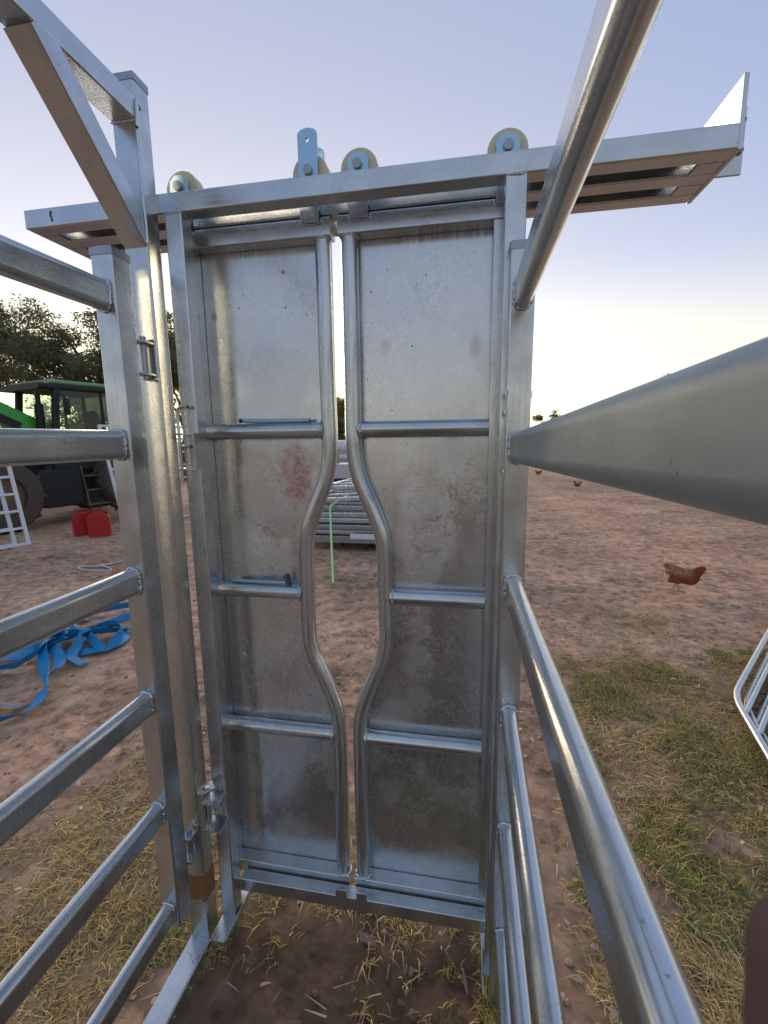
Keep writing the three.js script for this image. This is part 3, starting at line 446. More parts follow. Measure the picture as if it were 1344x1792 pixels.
// hen
function hen(name, label, pos, turn, scale, tint, group) {
  const bones = [[[-0.075, 0.215, 0], [0.075, 0.190, 0], 0.092, 0.088], [[-0.09, 0.23, 0], [-0.155, 0.33, 0], 0.072, 0.038], [[-0.165, 0.32, 0], [-0.176, 0.410, 0], 0.034, 0.012], [[0.08, 0.195, 0], [0.150, 0.262, 0], 0.082, 0.046], [[0.150, 0.262, 0], [0.190, 0.296, 0], 0.045, 0.030], [[-0.03, 0.20, 0.05], [-0.05, 0.15, 0.05], 0.06, 0.035], [[-0.03, 0.20, -0.05], [-0.05, 0.15, -0.05], 0.06, 0.035], [[-0.13, 0.20, 0], [-0.10, 0.16, 0], 0.05, 0.05]];
  const N = 56, half = 0.25, cy = 0.24, mc = new MarchingCubes(N, new THREE.MeshBasicMaterial(), false, false, 60000);
  for (let k = 0; k < N; k++) for (let j = 0; j < N; j++) for (let i = 0; i < N; i++) {
    const p = [(i / N * 2 - 1) * half, (j / N * 2 - 1) * half + cy, (k / N * 2 - 1) * half]; let d = 1e9;
    for (const [A, B, ra, rb] of bones) { const ab = [B[0] - A[0], B[1] - A[1], B[2] - A[2]], ap = [p[0] - A[0], p[1] - A[1], p[2] - A[2]], t = Math.max(0, Math.min(1, (ap[0] * ab[0] + ap[1] * ab[1] + ap[2] * ab[2]) / (ab[0] ** 2 + ab[1] ** 2 + ab[2] ** 2))); const q = Math.hypot(ap[0] - ab[0] * t, ap[1] - ab[1] * t, (ap[2] - ab[2] * t) * 1.12) - mixN(ra, rb, t); const h = Math.max(0, 0.025 - Math.abs(d - q)) / 0.025; d = Math.min(d, q) - h * h * 0.025 / 4; }
    d += 0.006 * (vnoise(p[0] * 60 + 9, p[1] * 60 + p[2] * 43 + 9, 55) - 0.5); mc.field[(k * N + j) * N + i] = -d;
  }
  mc.isolation = 0; mc.update(); const cnt = mc.count;
  const pos3 = mc.positionArray.slice(0, cnt * 3), nor3 = mc.normalArray.slice(0, cnt * 3), col = new Float32Array(cnt * 3);
  for (let i = 0; i < cnt; i++) {
    const x = pos3[i * 3] * half, y = pos3[i * 3 + 1] * half + cy, z = pos3[i * 3 + 2] * half; pos3.set([x, y, z], i * 3);
    const n = fbm(x * 45 + 5, y * 45 + z * 20 + 5, 66, 3), speck = smooth(0.45, 0.65, n); let c = [0.17, 0.055, 0.022];
    c = c.map((q, k) => mixN(q, [0.33, 0.20, 0.10][k], smooth(0.20, 0.26, y) * smooth(0.12, 0.02, x) * (0.3 + 0.7 * speck)));
    c = c.map((q, k) => mixN(q, [0.13, 0.028, 0.012][k], smooth(0.06, 0.12, x)));
    c = c.map((q, k) => mixN(q, [0.62, 0.52, 0.40][k], Math.max(smooth(0.33, 0.37, y), smooth(-0.13, -0.16, x) * smooth(0.24, 0.19, y))));
    if (x > 0.185 && y > 0.27) c = [0.30, 0.03, 0.03]; col.set(c.map((q, k) => q * tint[k]), i * 3);
  }
  const body = new THREE.BufferGeometry(); body.setAttribute('position', new THREE.BufferAttribute(pos3, 3)); body.setAttribute('normal', new THREE.BufferAttribute(nor3, 3)); body.setAttribute('color', new THREE.BufferAttribute(col, 3));
  const extra = []; const Y = [0.50, 0.34, 0.14];
  for (const [x, z, f] of [[-0.075, 0.045, -0.02], [-0.03, -0.045, 0.03]]) { extra.push(paint(tube([V(x + 0.01, 0.16, z), V(x - 0.012, 0.09, z), V(x + f, 0.012, z)], 0.0075, 8, 10), Y)); for (const a of [-0.5, 0, 0.5, 3.14]) extra.push(paint(rod(V(x + f, 0.010, z), V(x + f + 0.05 * Math.cos(a), 0.004, z + 0.05 * Math.sin(a)), 0.0042, 6), Y)); }
  extra.push(paint(new THREE.ConeGeometry(0.011, 0.032, 8).rotateZ(-Math.PI / 2 - 0.2).translate(0.226, 0.290, 0), [0.45, 0.32, 0.16]));
  for (let i = 0; i < 4; i++) extra.push(paint(new THREE.ConeGeometry(0.010, 0.028, 6).scale(1, 1, 0.4).translate(0.172 + i * 0.014, 0.328 - i * 0.003, 0), [0.40, 0.03, 0.03]));
  for (const z of [-0.012, 0.012]) extra.push(paint(new THREE.SphereGeometry(0.011, 8, 6).scale(0.8, 1.3, 0.5).translate(0.204, 0.262, z), [0.38, 0.03, 0.03]));
  for (const z of [-0.0265, 0.0265]) extra.push(paint(new THREE.SphereGeometry(0.005, 8, 6).translate(0.200, 0.302, z), [0.01, 0.008, 0.006]));
  const me = new THREE.Mesh(join([body, ...extra]), new THREE.MeshStandardMaterial({ name: 'hen_feathers', vertexColors: true, roughness: 0.85 }));
  me.name = numbered(name); me.position.set(...pos); me.rotation.y = turn; me.scale.setScalar(scale); me.castShadow = me.receiveShadow = true; tag(me, label, 'hen', group); scene.add(me); return me;
}
const hen0 = hen('hen', 'red-brown hen walking right across the dirt with its tail up', [2.29, groundY(2.3, -4.15), -4.15], -0.15, 0.98, [1.25, 1.15, 1.0], 'hens in the yard');
for (const [x, z, t, s, l] of [[3.49, -14.5, 2.2, 1.0, 'small distant hen alone on the dirt below the thick rail'], [2.98, -19.6, 0.4, 1.0, 'tiny dark hen far off, just right of the gate post']]) { const h = hen0.clone(); h.name = numbered('hen'); h.position.set(x, groundY(x, z), z); h.rotation.y = t; h.scale.setScalar(s * 0.8); h.userData.label = l; scene.add(h); }

// jerry cans
function jerry(x, z, turn, label, tall) {
  const g = thing('jerry_can', label, 'jerry can', [x, G, z], 'red fuel cans by the tractor'); g.rotation.y = turn;
  const L = (n, ge, m, p = g) => { const me = new THREE.Mesh(Array.isArray(ge) ? join(ge) : ge, m); me.name = n; me.castShadow = me.receiveShadow = true; p.add(me); return me; };
  const s = new THREE.Shape(); const w = 0.165, h = 0.40 * tall; s.moveTo(-w, 0.02); s.quadraticCurveTo(-w, 0, -w + 0.02, 0); s.lineTo(w - 0.02, 0); s.quadraticCurveTo(w, 0, w, 0.02); s.lineTo(w, h - 0.075); s.quadraticCurveTo(w, h - 0.05, w - 0.02, h - 0.03); s.lineTo(0.075, h + 0.02); s.lineTo(-0.075, h + 0.02); s.lineTo(-w + 0.02, h - 0.03); s.quadraticCurveTo(-w, h - 0.05, -w, h - 0.075); s.lineTo(-w, 0.02);
  L('body', new THREE.ExtrudeGeometry(s, { depth: 0.15, bevelEnabled: true, bevelSize: 0.014, bevelThickness: 0.016, bevelSegments: 3, curveSegments: 6 }).translate(0, 0, -0.075), redPlastic);
  L('rib', [rod(V(-w, h * 0.40, 0.092), V(w, h * 0.40, 0.092), 0.009, 8), rod(V(-w, h * 0.66, 0.092), V(w, h * 0.66, 0.092), 0.007, 8)], redPlastic);
  L('handle', tube([V(-0.09, h + 0.01, 0), V(-0.08, h + 0.07, 0), V(0, h + 0.088, 0), V(0.08, h + 0.07, 0), V(0.09, h + 0.01, 0)], 0.015, 10, 40), redPlastic);
  L('cap', new THREE.CylinderGeometry(0.028, 0.03, 0.035, 16).translate(0.125, h + 0.015, 0), black);
}
jerry(-7.25, -6.10, 0.25 + 0.7, 'red plastic jerry can standing on the left of the pair', 1.0); jerry(-6.84, -6.02, 0.62, 'red plastic jerry can with a handle hoop, right of the pair', 1.06);

// white leaning frames
function whiteGate(label, x, z, turn, len, hgt, lean, rungs, flip) {
  const g = thing('white_gate', label, 'steel gate', [x, G, z], 'white frames leaning on the tractor'); g.rotation.set(-lean, turn, 0, 'YXZ');
  const L = (n, ge) => { const me = new THREE.Mesh(ge, whitePaint); me.name = n; me.castShadow = me.receiveShadow = true; g.add(me); };
  const sgn = flip ? 1 : -1, X = (a, b) => [Math.min(a, b), Math.max(a, b)];
  for (const s of [0, len]) { const [a, b] = X(sgn * s, sgn * s + 0.05 * sgn); L('stile', box(a, 0, -0.025, b, hgt, 0.025, 0.004, 'y')); }
  const [p, q] = X(sgn * 0.0505, sgn * (len - 0.0005));
  L('rung', box(p, 0, -0.024, q, 0.045, 0.024, 0.004, 'x')); L('rung', box(p, hgt - 0.045, -0.024, q, hgt, 0.024, 0.004, 'x'));
  for (let i = 1; i <= rungs; i++) { const y = hgt * i / (rungs + 1); L('rung', box(p, y - 0.02, -0.018, q, y + 0.02, 0.018, 0.004, 'x')); }
}
whiteGate('white ladder-like steel frame propped at the far left edge, front one of two', -7.57, -5.27, 1.27, 2.2, 2.1, 0.22, 6, false);
whiteGate('white ladder-like steel frame at the far left edge, behind its twin', -7.74, -5.17, 1.27, 2.2, 2.08, 0.22, 6, false);
whiteGate('white steel frame propped behind the jerry cans, mostly hidden by the posts', -6.95, -6.75, 1.27, 2.3, 2.15, 0.24, 6, true);

// rope on the dirt
single('rope', tube([V(-5.02, G + 0.02, -4.42), V(-5.10, G + 0.02, -4.25), V(-5.12, G + 0.03, -4.12), V(-5.3, G + 0.015, -4.12), V(-5.42, G + 0.015, -4.06), V(-5.28, G + 0.015, -3.97), V(-5.02, G + 0.012, -3.96), V(-4.86, G + 0.012, -4.0), V(-4.95, G + 0.02, -4.08), V(-5.16, G + 0.03, -4.16), V(-5.02, G + 0.035, -4.2)], 0.011, 8, 120), P('white_rope', [0.62, 0.56, 0.54], 0.8), 'loop of white rope lying on the dirt beyond the side gate', 'rope', [-5.15, G, -4.1]);

// blue webbing strap: ribbons that twist and fold
const webbing = new THREE.MeshStandardMaterial({ name: 'blue_webbing', color: new THREE.Color().setRGB(0.004, 0.24, 0.50), roughness: 0.55, side: THREE.DoubleSide, bumpMap: dataTex(64, 64, (u, v) => 0.5 + 0.5 * Math.sin(u * 6.283 * 4) * Math.sin(v * 6.283 * 16), false, [10, 4]), bumpScale: 0.001 });
function ribbon(pts, w, twists) {
  const c = new THREE.CatmullRomCurve3(pts, false, 'centripetal'), n = pts.length * 12, pos = [], uv = [], idx = [], L = c.getLength();
  for (let i = 0; i <= n; i++) {
    const t = i / n, p = c.getPointAt(t), d = c.getTangentAt(t), up = V(0, 1, 0), s = new THREE.Vector3().crossVectors(d, up).normalize(), k = t * (twists.length - 1), a = twists[Math.floor(k)], b = twists[Math.min(twists.length - 1, Math.floor(k) + 1)], th = mixN(a, b, smooth(0, 1, k % 1));
    const o = s.multiplyScalar(Math.cos(th)).addScaledVector(up, Math.sin(th)); const lift = Math.abs(Math.sin(th)) * w / 2, nn = new THREE.Vector3().crossVectors(o, d).normalize();
    for (const [e, f] of [[-1, 0.0012], [1, 0.0012], [1, -0.0012], [-1, -0.0012]]) { pos.push(p.x + o.x * e * w / 2 + nn.x * f, Math.max(G + 0.006, p.y + lift + o.y * e * w / 2 + nn.y * f), p.z + o.z * e * w / 2 + nn.z * f); uv.push(e * 0.5, t * L); }
  }
  for (let i = 0; i < n; i++) for (let e = 0; e < 4; e++) { const a = i * 4 + e, b = i * 4 + (e + 1) % 4; idx.push(a, b, a + 4, b, b + 4, a + 4); }
  const g = new THREE.BufferGeometry(); g.setAttribute('position', new THREE.Float32BufferAttribute(pos, 3)); g.setAttribute('uv', new THREE.Float32BufferAttribute(uv, 2)); g.setIndex(idx); const f = g.toNonIndexed(); f.computeVertexNormals(); return f;
}
{
  const h = (x, z, y = 0.025) => V(x, G + y, z);
  single('webbing_strap', [
    ribbon([h(-3.15, -0.70), h(-2.88, -0.93), h(-2.84, -1.06, 0.05), h(-3.02, -1.33, 0.07), h(-3.10, -1.50, 0.10), h(-3.30, -1.62, 0.12), h(-3.50, -1.66, 0.06), h(-3.75, -1.62)], 0.075, [0.3, 0.9, 0.2, 1.2, 0.1, 0.7, 1.3, 0.2]),
    ribbon([h(-3.20, -1.0, 0.03), h(-2.95, -1.06), h(-2.97, -1.24), h(-3.16, -1.42, 0.08), h(-3.34, -1.60, 0.14), h(-3.40, -1.92, 0.1), h(-3.46, -2.10), h(-3.28, -2.24, 0.05), h(-3.06, -2.12), h(-3.02, -1.95), h(-3.16, -1.80), h(-3.32, -1.72), h(-3.44, -1.60, 0.12)], 0.075, [1.1, 0.4, 1.2, 0.3, 0.9, 0.2, 1.0, 1.4, 0.5, 0.1, 0.4, 1.2]),
    ribbon([h(-3.75, -1.40), h(-3.46, -1.45, 0.04), h(-3.36, -1.55, 0.12), h(-3.28, -1.72, 0.16), h(-3.38, -1.80, 0.12), h(-3.56, -1.62, 0.05), h(-3.80, -1.58)], 0.075, [0.2, 1.0, 0.4, 1.3, 0.6, 0.1]),
    ribbon([h(-3.55, -1.95), h(-3.36, -2.05, 0.05), h(-3.16, -2.10, 0.11), h(-3.02, -2.04, 0.08), h(-3.04, -1.88), h(-3.20, -1.90, 0.06), h(-3.36, -2.0, 0.09), h(-3.52, -1.86, 0.05), h(-3.64, -1.72)], 0.075, [0.2, 1.2, 0.5, 1.4, 0.2, 1.1, 0.4, 1.0, 0.2]),
    ribbon([h(-3.85, -1.30), h(-3.60, -1.22, 0.04), h(-3.42, -1.34, 0.08), h(-3.30, -1.50, 0.13), h(-3.42, -1.72, 0.15), h(-3.30, -1.90, 0.10), h(-3.16, -1.66, 0.05), h(-3.02, -1.62)], 0.075, [0.3, 1.3, 0.2, 1.1, 0.5, 1.4, 0.3, 0.1]),
    ribbon([h(-3.70, -2.25), h(-3.52, -1.98, 0.06), h(-3.38, -1.86, 0.10), h(-3.24, -2.02, 0.08), h(-3.10, -2.26), h(-3.26, -2.42, 0.05), h(-3.48, -2.30)], 0.07, [0.5, 1.2, 0.1, 1.3, 0.4, 1.0, 0.2]),
    ribbon([h(-4.25, -1.5), h(-3.95, -1.80), h(-3.86, -2.08, 0.05), h(-3.78, -2.35), h(-3.66, -2.58, 0.04), h(-3.50, -2.78), h(-3.20, -3.0)], 0.075, [0.2, 0.9, 0.1, 1.2, 0.3]),
    ribbon([h(-4.2, -1.75), h(-3.98, -1.95, 0.05), h(-3.80, -2.10, 0.08), h(-3.62, -2.28, 0.05), h(-3.44, -2.40), h(-3.30, -2.62, 0.04), h(-3.1, -2.8)], 0.07, [0.8, 0.3, 1.1, 0.2, 0.7, 0.2])
  ], webbing, 'tangle of bright blue webbing strap lying on the dirt beyond the side gate', 'strap', [-3.4, G, -1.8]);
}
// scrap of blue-green netting behind the doors
{ const l = []; for (let i = 0; i < 46; i++) { const x = rr(-1.22, -0.86), z = -2.35 - (x + 1.05) * 0.5 + rr(-0.3, 0.3), a = rr(0, 6.28), r = rr(0.03, 0.10); l.push(tube([V(x, groundY(x, z) + 0.006, z), V(x + r * Math.cos(a) * 0.5, groundY(x, z) + rr(0.012, 0.03), z + r * Math.sin(a) * 0.5 + 0.01), V(x + r * Math.cos(a), groundY(x, z) + 0.006, z + r * Math.sin(a))], 0.0016, 4, 6)); }
  single('netting_scrap', l, P('teal_twine', [0.20, 0.36, 0.36], 0.8), 'scrap of frayed blue-green netting on the grass seen through the door gap', 'netting', [-1.05, G, -2.35]); }

// fallen leaves and bits that stand out near the rails
function leaf(x, z, len, w, turn, c, label) { const s = new THREE.Shape(); s.moveTo(0, -len / 2); s.quadraticCurveTo(w, -len * 0.1, 0, len / 2); s.quadraticCurveTo(-w, -len * 0.1, 0, -len / 2); const g = new THREE.ExtrudeGeometry(s, { depth: 0.0012, bevelEnabled: false, curveSegments: 8 }); const p = g.attributes.position; for (let i = 0; i < p.count; i++) p.setZ(i, p.getZ(i) + 6 * p.getX(i) ** 2 + 0.8 * p.getY(i) ** 2); g.computeVertexNormals(); g.rotateX(-Math.PI / 2); g.rotateY(turn); g.translate(x, groundY(x, z) + 0.012, z); single('fallen_leaf', g, P('dead_leaf', c, 0.8), label, 'leaf', [x, groundY(x, z), z]); }
leaf(-0.40, -0.085, 0.085, 0.03, 1.1, [0.16, 0.12, 0.10], 'broad grey-brown leaf on the soil just below the door gap'); leaf(-0.06, -0.02, 0.09, 0.012, 0.25, [0.20, 0.12, 0.11], 'narrow pinkish leaf on the soil below the right door'); leaf(-1.05, -0.19, 0.06, 0.02, 2.2, [0.55, 0.28, 0.25], 'pink curled leaf on the dry grass under the side gate'); leaf(-0.19, 0.16, 0.10, 0.018, 0.2, [0.16, 0.22, 0.12], 'narrow green gum leaf on the shade-darkened soil inside the race'); leaf(1.17, -0.52, 0.13, 0.02, 0.5, [0.52, 0.44, 0.36], 'pale dry gum leaf on the grass right of the rails');

// ---------------------------------------------------------------- trailer with stacked panels, ute behind
{
  const z0 = -5.55, xl = -2.75, xr = -0.3;
  const t = thing('trailer', 'low flat trailer loaded with galvanised panels behind the door gap', 'trailer', [-1.6, G, -6.5]);
  const q = (n, g, m = galvDull) => part(t, n, g, m);
  q('deck', box(xl, 0.02, -8.0, xr, 0.075, z0 + 0.02, 0.004, 'x'), charcoal); q('side_rail', box(xl, -0.02, z0 + 0.0205, xr, 0.085, z0 + 0.06, 0.004, 'x'));
  for (const [x, z] of [[-1.62, -6.1], [-0.55, -6.1]]) { const w = q('wheel', new THREE.TorusGeometry(0.20, 0.085, 14, 36).translate(x, G + 0.275, z), P('tyre_rubber', [0.02, 0.018, 0.016], 0.9)); part(w, 'rim', new THREE.CylinderGeometry(0.15, 0.15, 0.1, 24).rotateX(Math.PI / 2).translate(x, G + 0.275, z), dustyMetal); }
  q('axle', rod(V(-1.62, G + 0.275, -6.1), V(-0.55, G + 0.275, -6.1), 0.03), charcoal);
  q('number_plate_bar', box(-1.86, 0.05, z0 + 0.0605, -1.40, 0.135, z0 + 0.068, 0.002, 'x'), whitePaint); q('tail_bracket', box(-2.05, -0.10, z0 - 0.3, -2.02, -0.02, z0, 0.002, 'z'), charcoal);
}
{
  const mk = (y, dx, dz, n, sk, label, m) => {
    const g = thing('stacked_panel', label, 'cattle panel', [-1.55 + dx, y, -6.4 + dz], 'galvanised panels stacked on the trailer'); g.rotation.y = sk;
    const L = (nm, ge) => { const me = new THREE.Mesh(ge, m); me.name = nm; me.castShadow = me.receiveShadow = true; g.add(me); };
    for (const s of [-1.1, 1.1]) L('end_post', box(s - 0.03, 0.001, -0.80, s + 0.03, 0.084, 0.80, 0.006, 'z'));
    for (let i = 0; i < n; i++) { const z = mixN(0.79, -0.79, i / (n - 1)); L('rail', prism(stadium(0.042, 0.085), V(-1.0695, 0.0425, z), V(1.0695, 0.0425, z), V(0, 1, 0))); }
    return g;
  };
  const where = ['bottom', 'second', 'third', 'fourth', 'fifth', 'sixth', 'seventh', 'eighth', 'ninth'];
  let y = 0.077;
  for (let i = 0; i < 5; i++) { mk(y, rr(-0.08, 0.08), 0.02 + rr(-0.05, 0.03), 5, rr(-0.02, 0.02), i === 0 ? 'galvanised rail panel lying lowest on the trailer deck' : `galvanised rail panel, ${where[i]} from the deck in the trailer's stack`, i % 3 === 1 ? galvDull : galv); y += 0.0875 + [0.004, 0.014, 0.004, 0.018, 0][i]; }
  const p1 = mk(y + 0.05, 0.10, -0.15, 4, 0.05, 'galvanised rail panel tilted on top of the trailer stack', galv); p1.rotation.z = 0.06; p1.position.y = y + 0.075;
  const p2 = mk(y + 0.15, 0.15, -0.55, 4, -0.10, 'galvanised rail panel leaning highest across the trailer stack', galv); p2.rotation.z = 0.045; p2.position.y = y + 0.20;
  single('tie_strap', tube([V(-2.00, 0.68, -5.95), V(-2.10, 0.62, -5.70), V(-2.173, 0.548, -5.50), V(-2.15, 0.50, -5.42), V(-1.93, 0.22, -4.72), V(-1.72, -0.03, -4.06), V(-1.647, -0.13, -3.83)], 0.015, 8, 80), P('lime_hose', [0.42, 0.78, 0.24], 0.5), 'lime green hose hanging from the trailer stack down to the ground', 'hose', [-1.9, G, -4.8]);
}
{
  const u = thing('utility_truck', 'pale utility truck with tray rails parked beyond the stacked panels', 'truck', [-3.1, G, -10.4]);
  const q = (n, g, m = whitePaint) => part(u, n, g, m);
  const z = -9.6; q('tray', box(-4.6, 0.62, z - 2.0, -1.9, 0.98, z, 0.01, 'x'), P('silver_paint', [0.55, 0.56, 0.60], 0.35, 0.3)); q('tray_floor', box(-4.65, 0.50, z - 2.05, -1.85, 0.615, z + 0.04, 0.01, 'x'), charcoal);
  q('tray_rail', box(-4.6, 1.34, z - 0.05, -1.9, 1.42, z, 0.008, 'x'), P('cream_paint', [0.62, 0.58, 0.52], 0.5)); q('tray_rail', box(-4.6, 1.22, z - 0.05, -1.9, 1.335, z - 0.005, 0.008, 'x'), galvDull); q('tray_rail', box(-4.6, 1.02, z - 0.05, -1.9, 1.13, z, 0.008, 'x'), P('taupe_paint', [0.38, 0.34, 0.31], 0.5));
  for (const x of [-4.57, -3.25, -1.98]) q('tray_post', box(x, 0.985, z - 0.075, x + 0.06, 1.42, z - 0.051, 0.004, 'y'), galvDull);
  q('cab', box(-4.5, 0.5, z - 3.6, -2.0, 1.55, z - 2.1, 0.08, 'x')); 
  for (const x of [-4.2, -2.3]) { const w = q('wheel', new THREE.TorusGeometry(0.27, 0.11, 12, 32).translate(x, G + 0.38, z - 0.9), rubber); part(w, 'rim', new THREE.CylinderGeometry(0.2, 0.2, 0.12, 24).rotateX(Math.PI / 2).translate(x, G + 0.38, z - 0.9), dustyMetal); }
  q('tail_lamp', box(-2.6, 0.52, z + 0.0405, -2.42, 0.61, z + 0.06, 0.006, 'x'), P('lamp_red', [0.35, 0.02, 0.02], 0.3)); q('number_plate', box(-3.05, 0.40, z + 0.02, -2.70, 0.495, z + 0.03, 0.004, 'x'), whitePaint);
}

// ---------------------------------------------------------------- tractor
{
  const t = thing('tractor', 'green tractor with black-pillared cab and raised bonnet parked behind the white frames', 'tractor', [-9.35, G, -8.05]); t.rotation.y = -1.87;
  const L = (n, ge, m, p = t) => { const me = new THREE.Mesh(Array.isArray(ge) ? join(ge) : ge, m); me.name = n; me.castShadow = me.receiveShadow = true; p.add(me); return me; };
  // local: x forward, z away from the viewer's side is +
  function wheel(x, z, r, w) {
    const g = L('wheel', new THREE.LatheGeometry([[r * 0.55, -w / 2], [r * 0.9, -w / 2], [r * 0.97, -w * 0.42], [r * 0.97, w * 0.42], [r * 0.9, w / 2], [r * 0.55, w / 2], [r * 0.55, -w / 2]].map(p => new THREE.Vector2(...p)), 40).rotateX(Math.PI / 2).translate(x, r, z), rubber);
    const lugs = []; for (let i = 0; i < 22; i++) { const a = i / 22 * 2 * Math.PI, sd = i % 2 ? 1 : -1; const b = new THREE.BoxGeometry(0.05, 0.06, w * 0.55); b.rotateY(0.5 * sd); b.translate(0, r * 0.985, sd * w * 0.22); b.rotateZ(a); b.translate(x, r, z); lugs.push(b); }
    L('tread_lug', lugs, rubber, g).userData.kind = 'stuff'; L('rim', [new THREE.CylinderGeometry(r * 0.55, r * 0.55, w * 0.5, 28).rotateX(Math.PI / 2).translate(x, r, z), new THREE.CylinderGeometry(r * 0.2, r * 0.2, w * 0.9, 16).rotateX(Math.PI / 2).translate(x, r, z)], P('rim_paint', [0.17, 0.12, 0.07], 0.8), g);
  }
  wheel(1.85, -0.95, 0.72, 0.42); wheel(1.85, 0.95, 0.72, 0.42); wheel(-0.95, -0.98, 0.92, 0.5); wheel(-0.95, 0.98, 0.92, 0.5);
  L('chassis', [new THREE.BoxGeometry(3.2, 0.55, 0.62).translate(0.7, 0.85, 0), new THREE.BoxGeometry(0.3, 0.25, 1.7).translate(1.85, 0.72, 0), new THREE.BoxGeometry(1.3, 0.75, 1.3).translate(-0.05, 1.05, 0)], charcoal);
  L('engine', new THREE.BoxGeometry(1.6, 0.75, 0.58).translate(1.55, 1.42, 0), black);
  { const s = new THREE.Shape(); s.moveTo(0, 0); s.lineTo(1.75, 0.93); s.quadraticCurveTo(1.95, 1.0, 1.98, 0.82); s.lineTo(2.02, 0.62); s.lineTo(0.15, -0.22); s.lineTo(0, 0); const g = new THREE.ExtrudeGeometry(s, { depth: 0.9, bevelEnabled: true, bevelSize: 0.03, bevelThickness: 0.04, bevelSegments: 2 }); g.translate(0.62, 2.13, -0.45); const b = L('bonnet', g, greenPaint); L('vent', new THREE.BoxGeometry(0.5, 0.16, 0.02).rotateZ(0.48).translate(1.35, 2.20, -0.5), black, b); }
  // cab
  const cx0 = -0.95, cx1 = 0.62, cw = 0.78, y0 = 1.35, y1 = 2.92;
  L('cab_floor', new THREE.BoxGeometry(1.7, 0.28, 1.5).translate(-0.15, 1.28, 0), charcoal);
  const post = (x0, x1, z, r = 0.05) => rod(V(x0, y0, z), V(x1, y1, z * 0.96), r, 8);
  for (const [a, b, r] of [[cx1 + 0.05, cx1 - 0.12, 0.08], [-0.42, -0.45, 0.035], [cx0, cx0 + 0.06, 0.05]]) for (const z of [-cw, cw]) L('pillar', post(a, b, z, r), black);
  const quad = (a, b, c, d) => { const g = new THREE.BufferGeometry(); g.setAttribute('position', new THREE.Float32BufferAttribute([...a, ...b, ...c, ...a, ...c, ...d], 3)); g.setAttribute('uv', new THREE.Float32BufferAttribute(new Array(12).fill(0), 2)); g.computeVertexNormals(); return g; };
  for (const z of [-cw, cw]) { L('side_window', quad([cx1, y0, z], [-0.4, y0, z], [-0.43, y1, z * 0.96], [cx1 - 0.15, y1, z * 0.96]), pane); L('side_window', quad([-0.44, y0 + 0.3, z], [cx0, y0 + 0.3, z], [cx0 + 0.05, y1, z * 0.96], [-0.46, y1, z * 0.96]), pane); }
  L('windscreen', quad([cx1 + 0.05, y0, -cw], [cx1 + 0.05, y0, cw], [cx1 - 0.12, y1, cw * 0.96], [cx1 - 0.12, y1, -cw * 0.96]), pane); L('rear_window', quad([cx0, y0 + 0.3, -cw], [cx0, y0 + 0.3, cw], [cx0 + 0.06, y1, cw * 0.96], [cx0 + 0.06, y1, -cw * 0.96]), pane);
  const roof = L('roof', prism(roundRect(1.60, 0.09, 0.044, 4), V(-1.05, 3.03, 0), V(0.62, 3.03, 0), V(0, 1, 0)), P('pale_green_paint', [0.20, 0.36, 0.17], 0.5)); L('roof_lining', prism(roundRect(1.66, 0.12, 0.05, 3), V(-1.08, 2.925, 0), V(0.86, 2.925, 0), V(0, 1, 0)), black, roof);
  for (const z of [-0.62, -0.2, 0.3]) L('work_lamp', prism(roundRect(0.26, 0.12, 0.03, 3), V(0.73, 2.955, z), V(0.83, 2.955, z), V(0, 1, 0)), P('lamp_housing', [0.10, 0.09, 0.08], 0.4), roof);
  L('exhaust', [rod(V(0.80, 1.5, -0.62), V(0.80, 2.55, -0.62), 0.085, 16), rod(V(0.80, 2.55, -0.62), V(0.80, 2.82, -0.62), 0.05, 12)], P('exhaust_black', [0.015, 0.015, 0.016], 0.4, 0.5));
  L('mirror', [prism(roundRect(0.20, 0.34, 0.06, 4), V(0.50, 2.50, -1.06), V(0.46, 2.50, -1.06), V(0, 1, 0)), rod(V(0.5, 2.7, -1.06), V(0.5, 2.78, -0.78), 0.014, 8)], charcoal);
  L('seat', [prism(roundRect(0.5, 0.14, 0.05, 3), V(-0.7, 1.75, 0), V(-0.2, 1.75, 0), V(0, 1, 0)), prism(roundRect(0.48, 0.72, 0.14, 4), V(-0.72, 2.15, 0), V(-0.6, 2.12, 0), V(0, 1, 0))], charcoal);
  L('steering_wheel', [new THREE.TorusGeometry(0.19, 0.016, 8, 28).rotateX(1.2).rotateY(Math.PI / 2).translate(0.18, 2.0, 0), rod(V(0.18, 2.0, 0), V(0.42, 1.4, 0), 0.03, 8)], black);
  L('fuel_tank', new THREE.ExtrudeGeometry((() => { const s = new THREE.Shape(); s.moveTo(-0.42, 0.12); s.quadraticCurveTo(-0.42, 0, -0.28, 0); s.lineTo(0.22, 0); s.quadraticCurveTo(0.40, 0, 0.42, 0.14); s.lineTo(0.40, 0.62); s.quadraticCurveTo(0.38, 0.72, 0.26, 0.72); s.lineTo(-0.34, 0.72); s.quadraticCurveTo(-0.42, 0.72, -0.42, 0.6); s.lineTo(-0.42, 0.12); return s; })(), { depth: 0.42, bevelEnabled: true, bevelSize: 0.04, bevelThickness: 0.05, bevelSegments: 3 }).translate(0.78, 0.42, -0.98), black);
  L('fuel_cap', [new THREE.CylinderGeometry(0.06, 0.06, 0.09, 16).translate(0.85, 1.2, -0.78)], charcoal);
  const st = L('steps', [rod(V(0.24, 1.22, -0.86), V(0.24, 0.32, -1.06), 0.022, 8), rod(V(-0.26, 1.22, -0.86), V(-0.26, 0.32, -1.06), 0.022, 8), ...[0.36, 0.68, 1.0].map(y => new THREE.BoxGeometry(0.5, 0.035, 0.16).translate(-0.01, y, -1.0 + (y - 0.36) * 0.2))], dustyMetal);
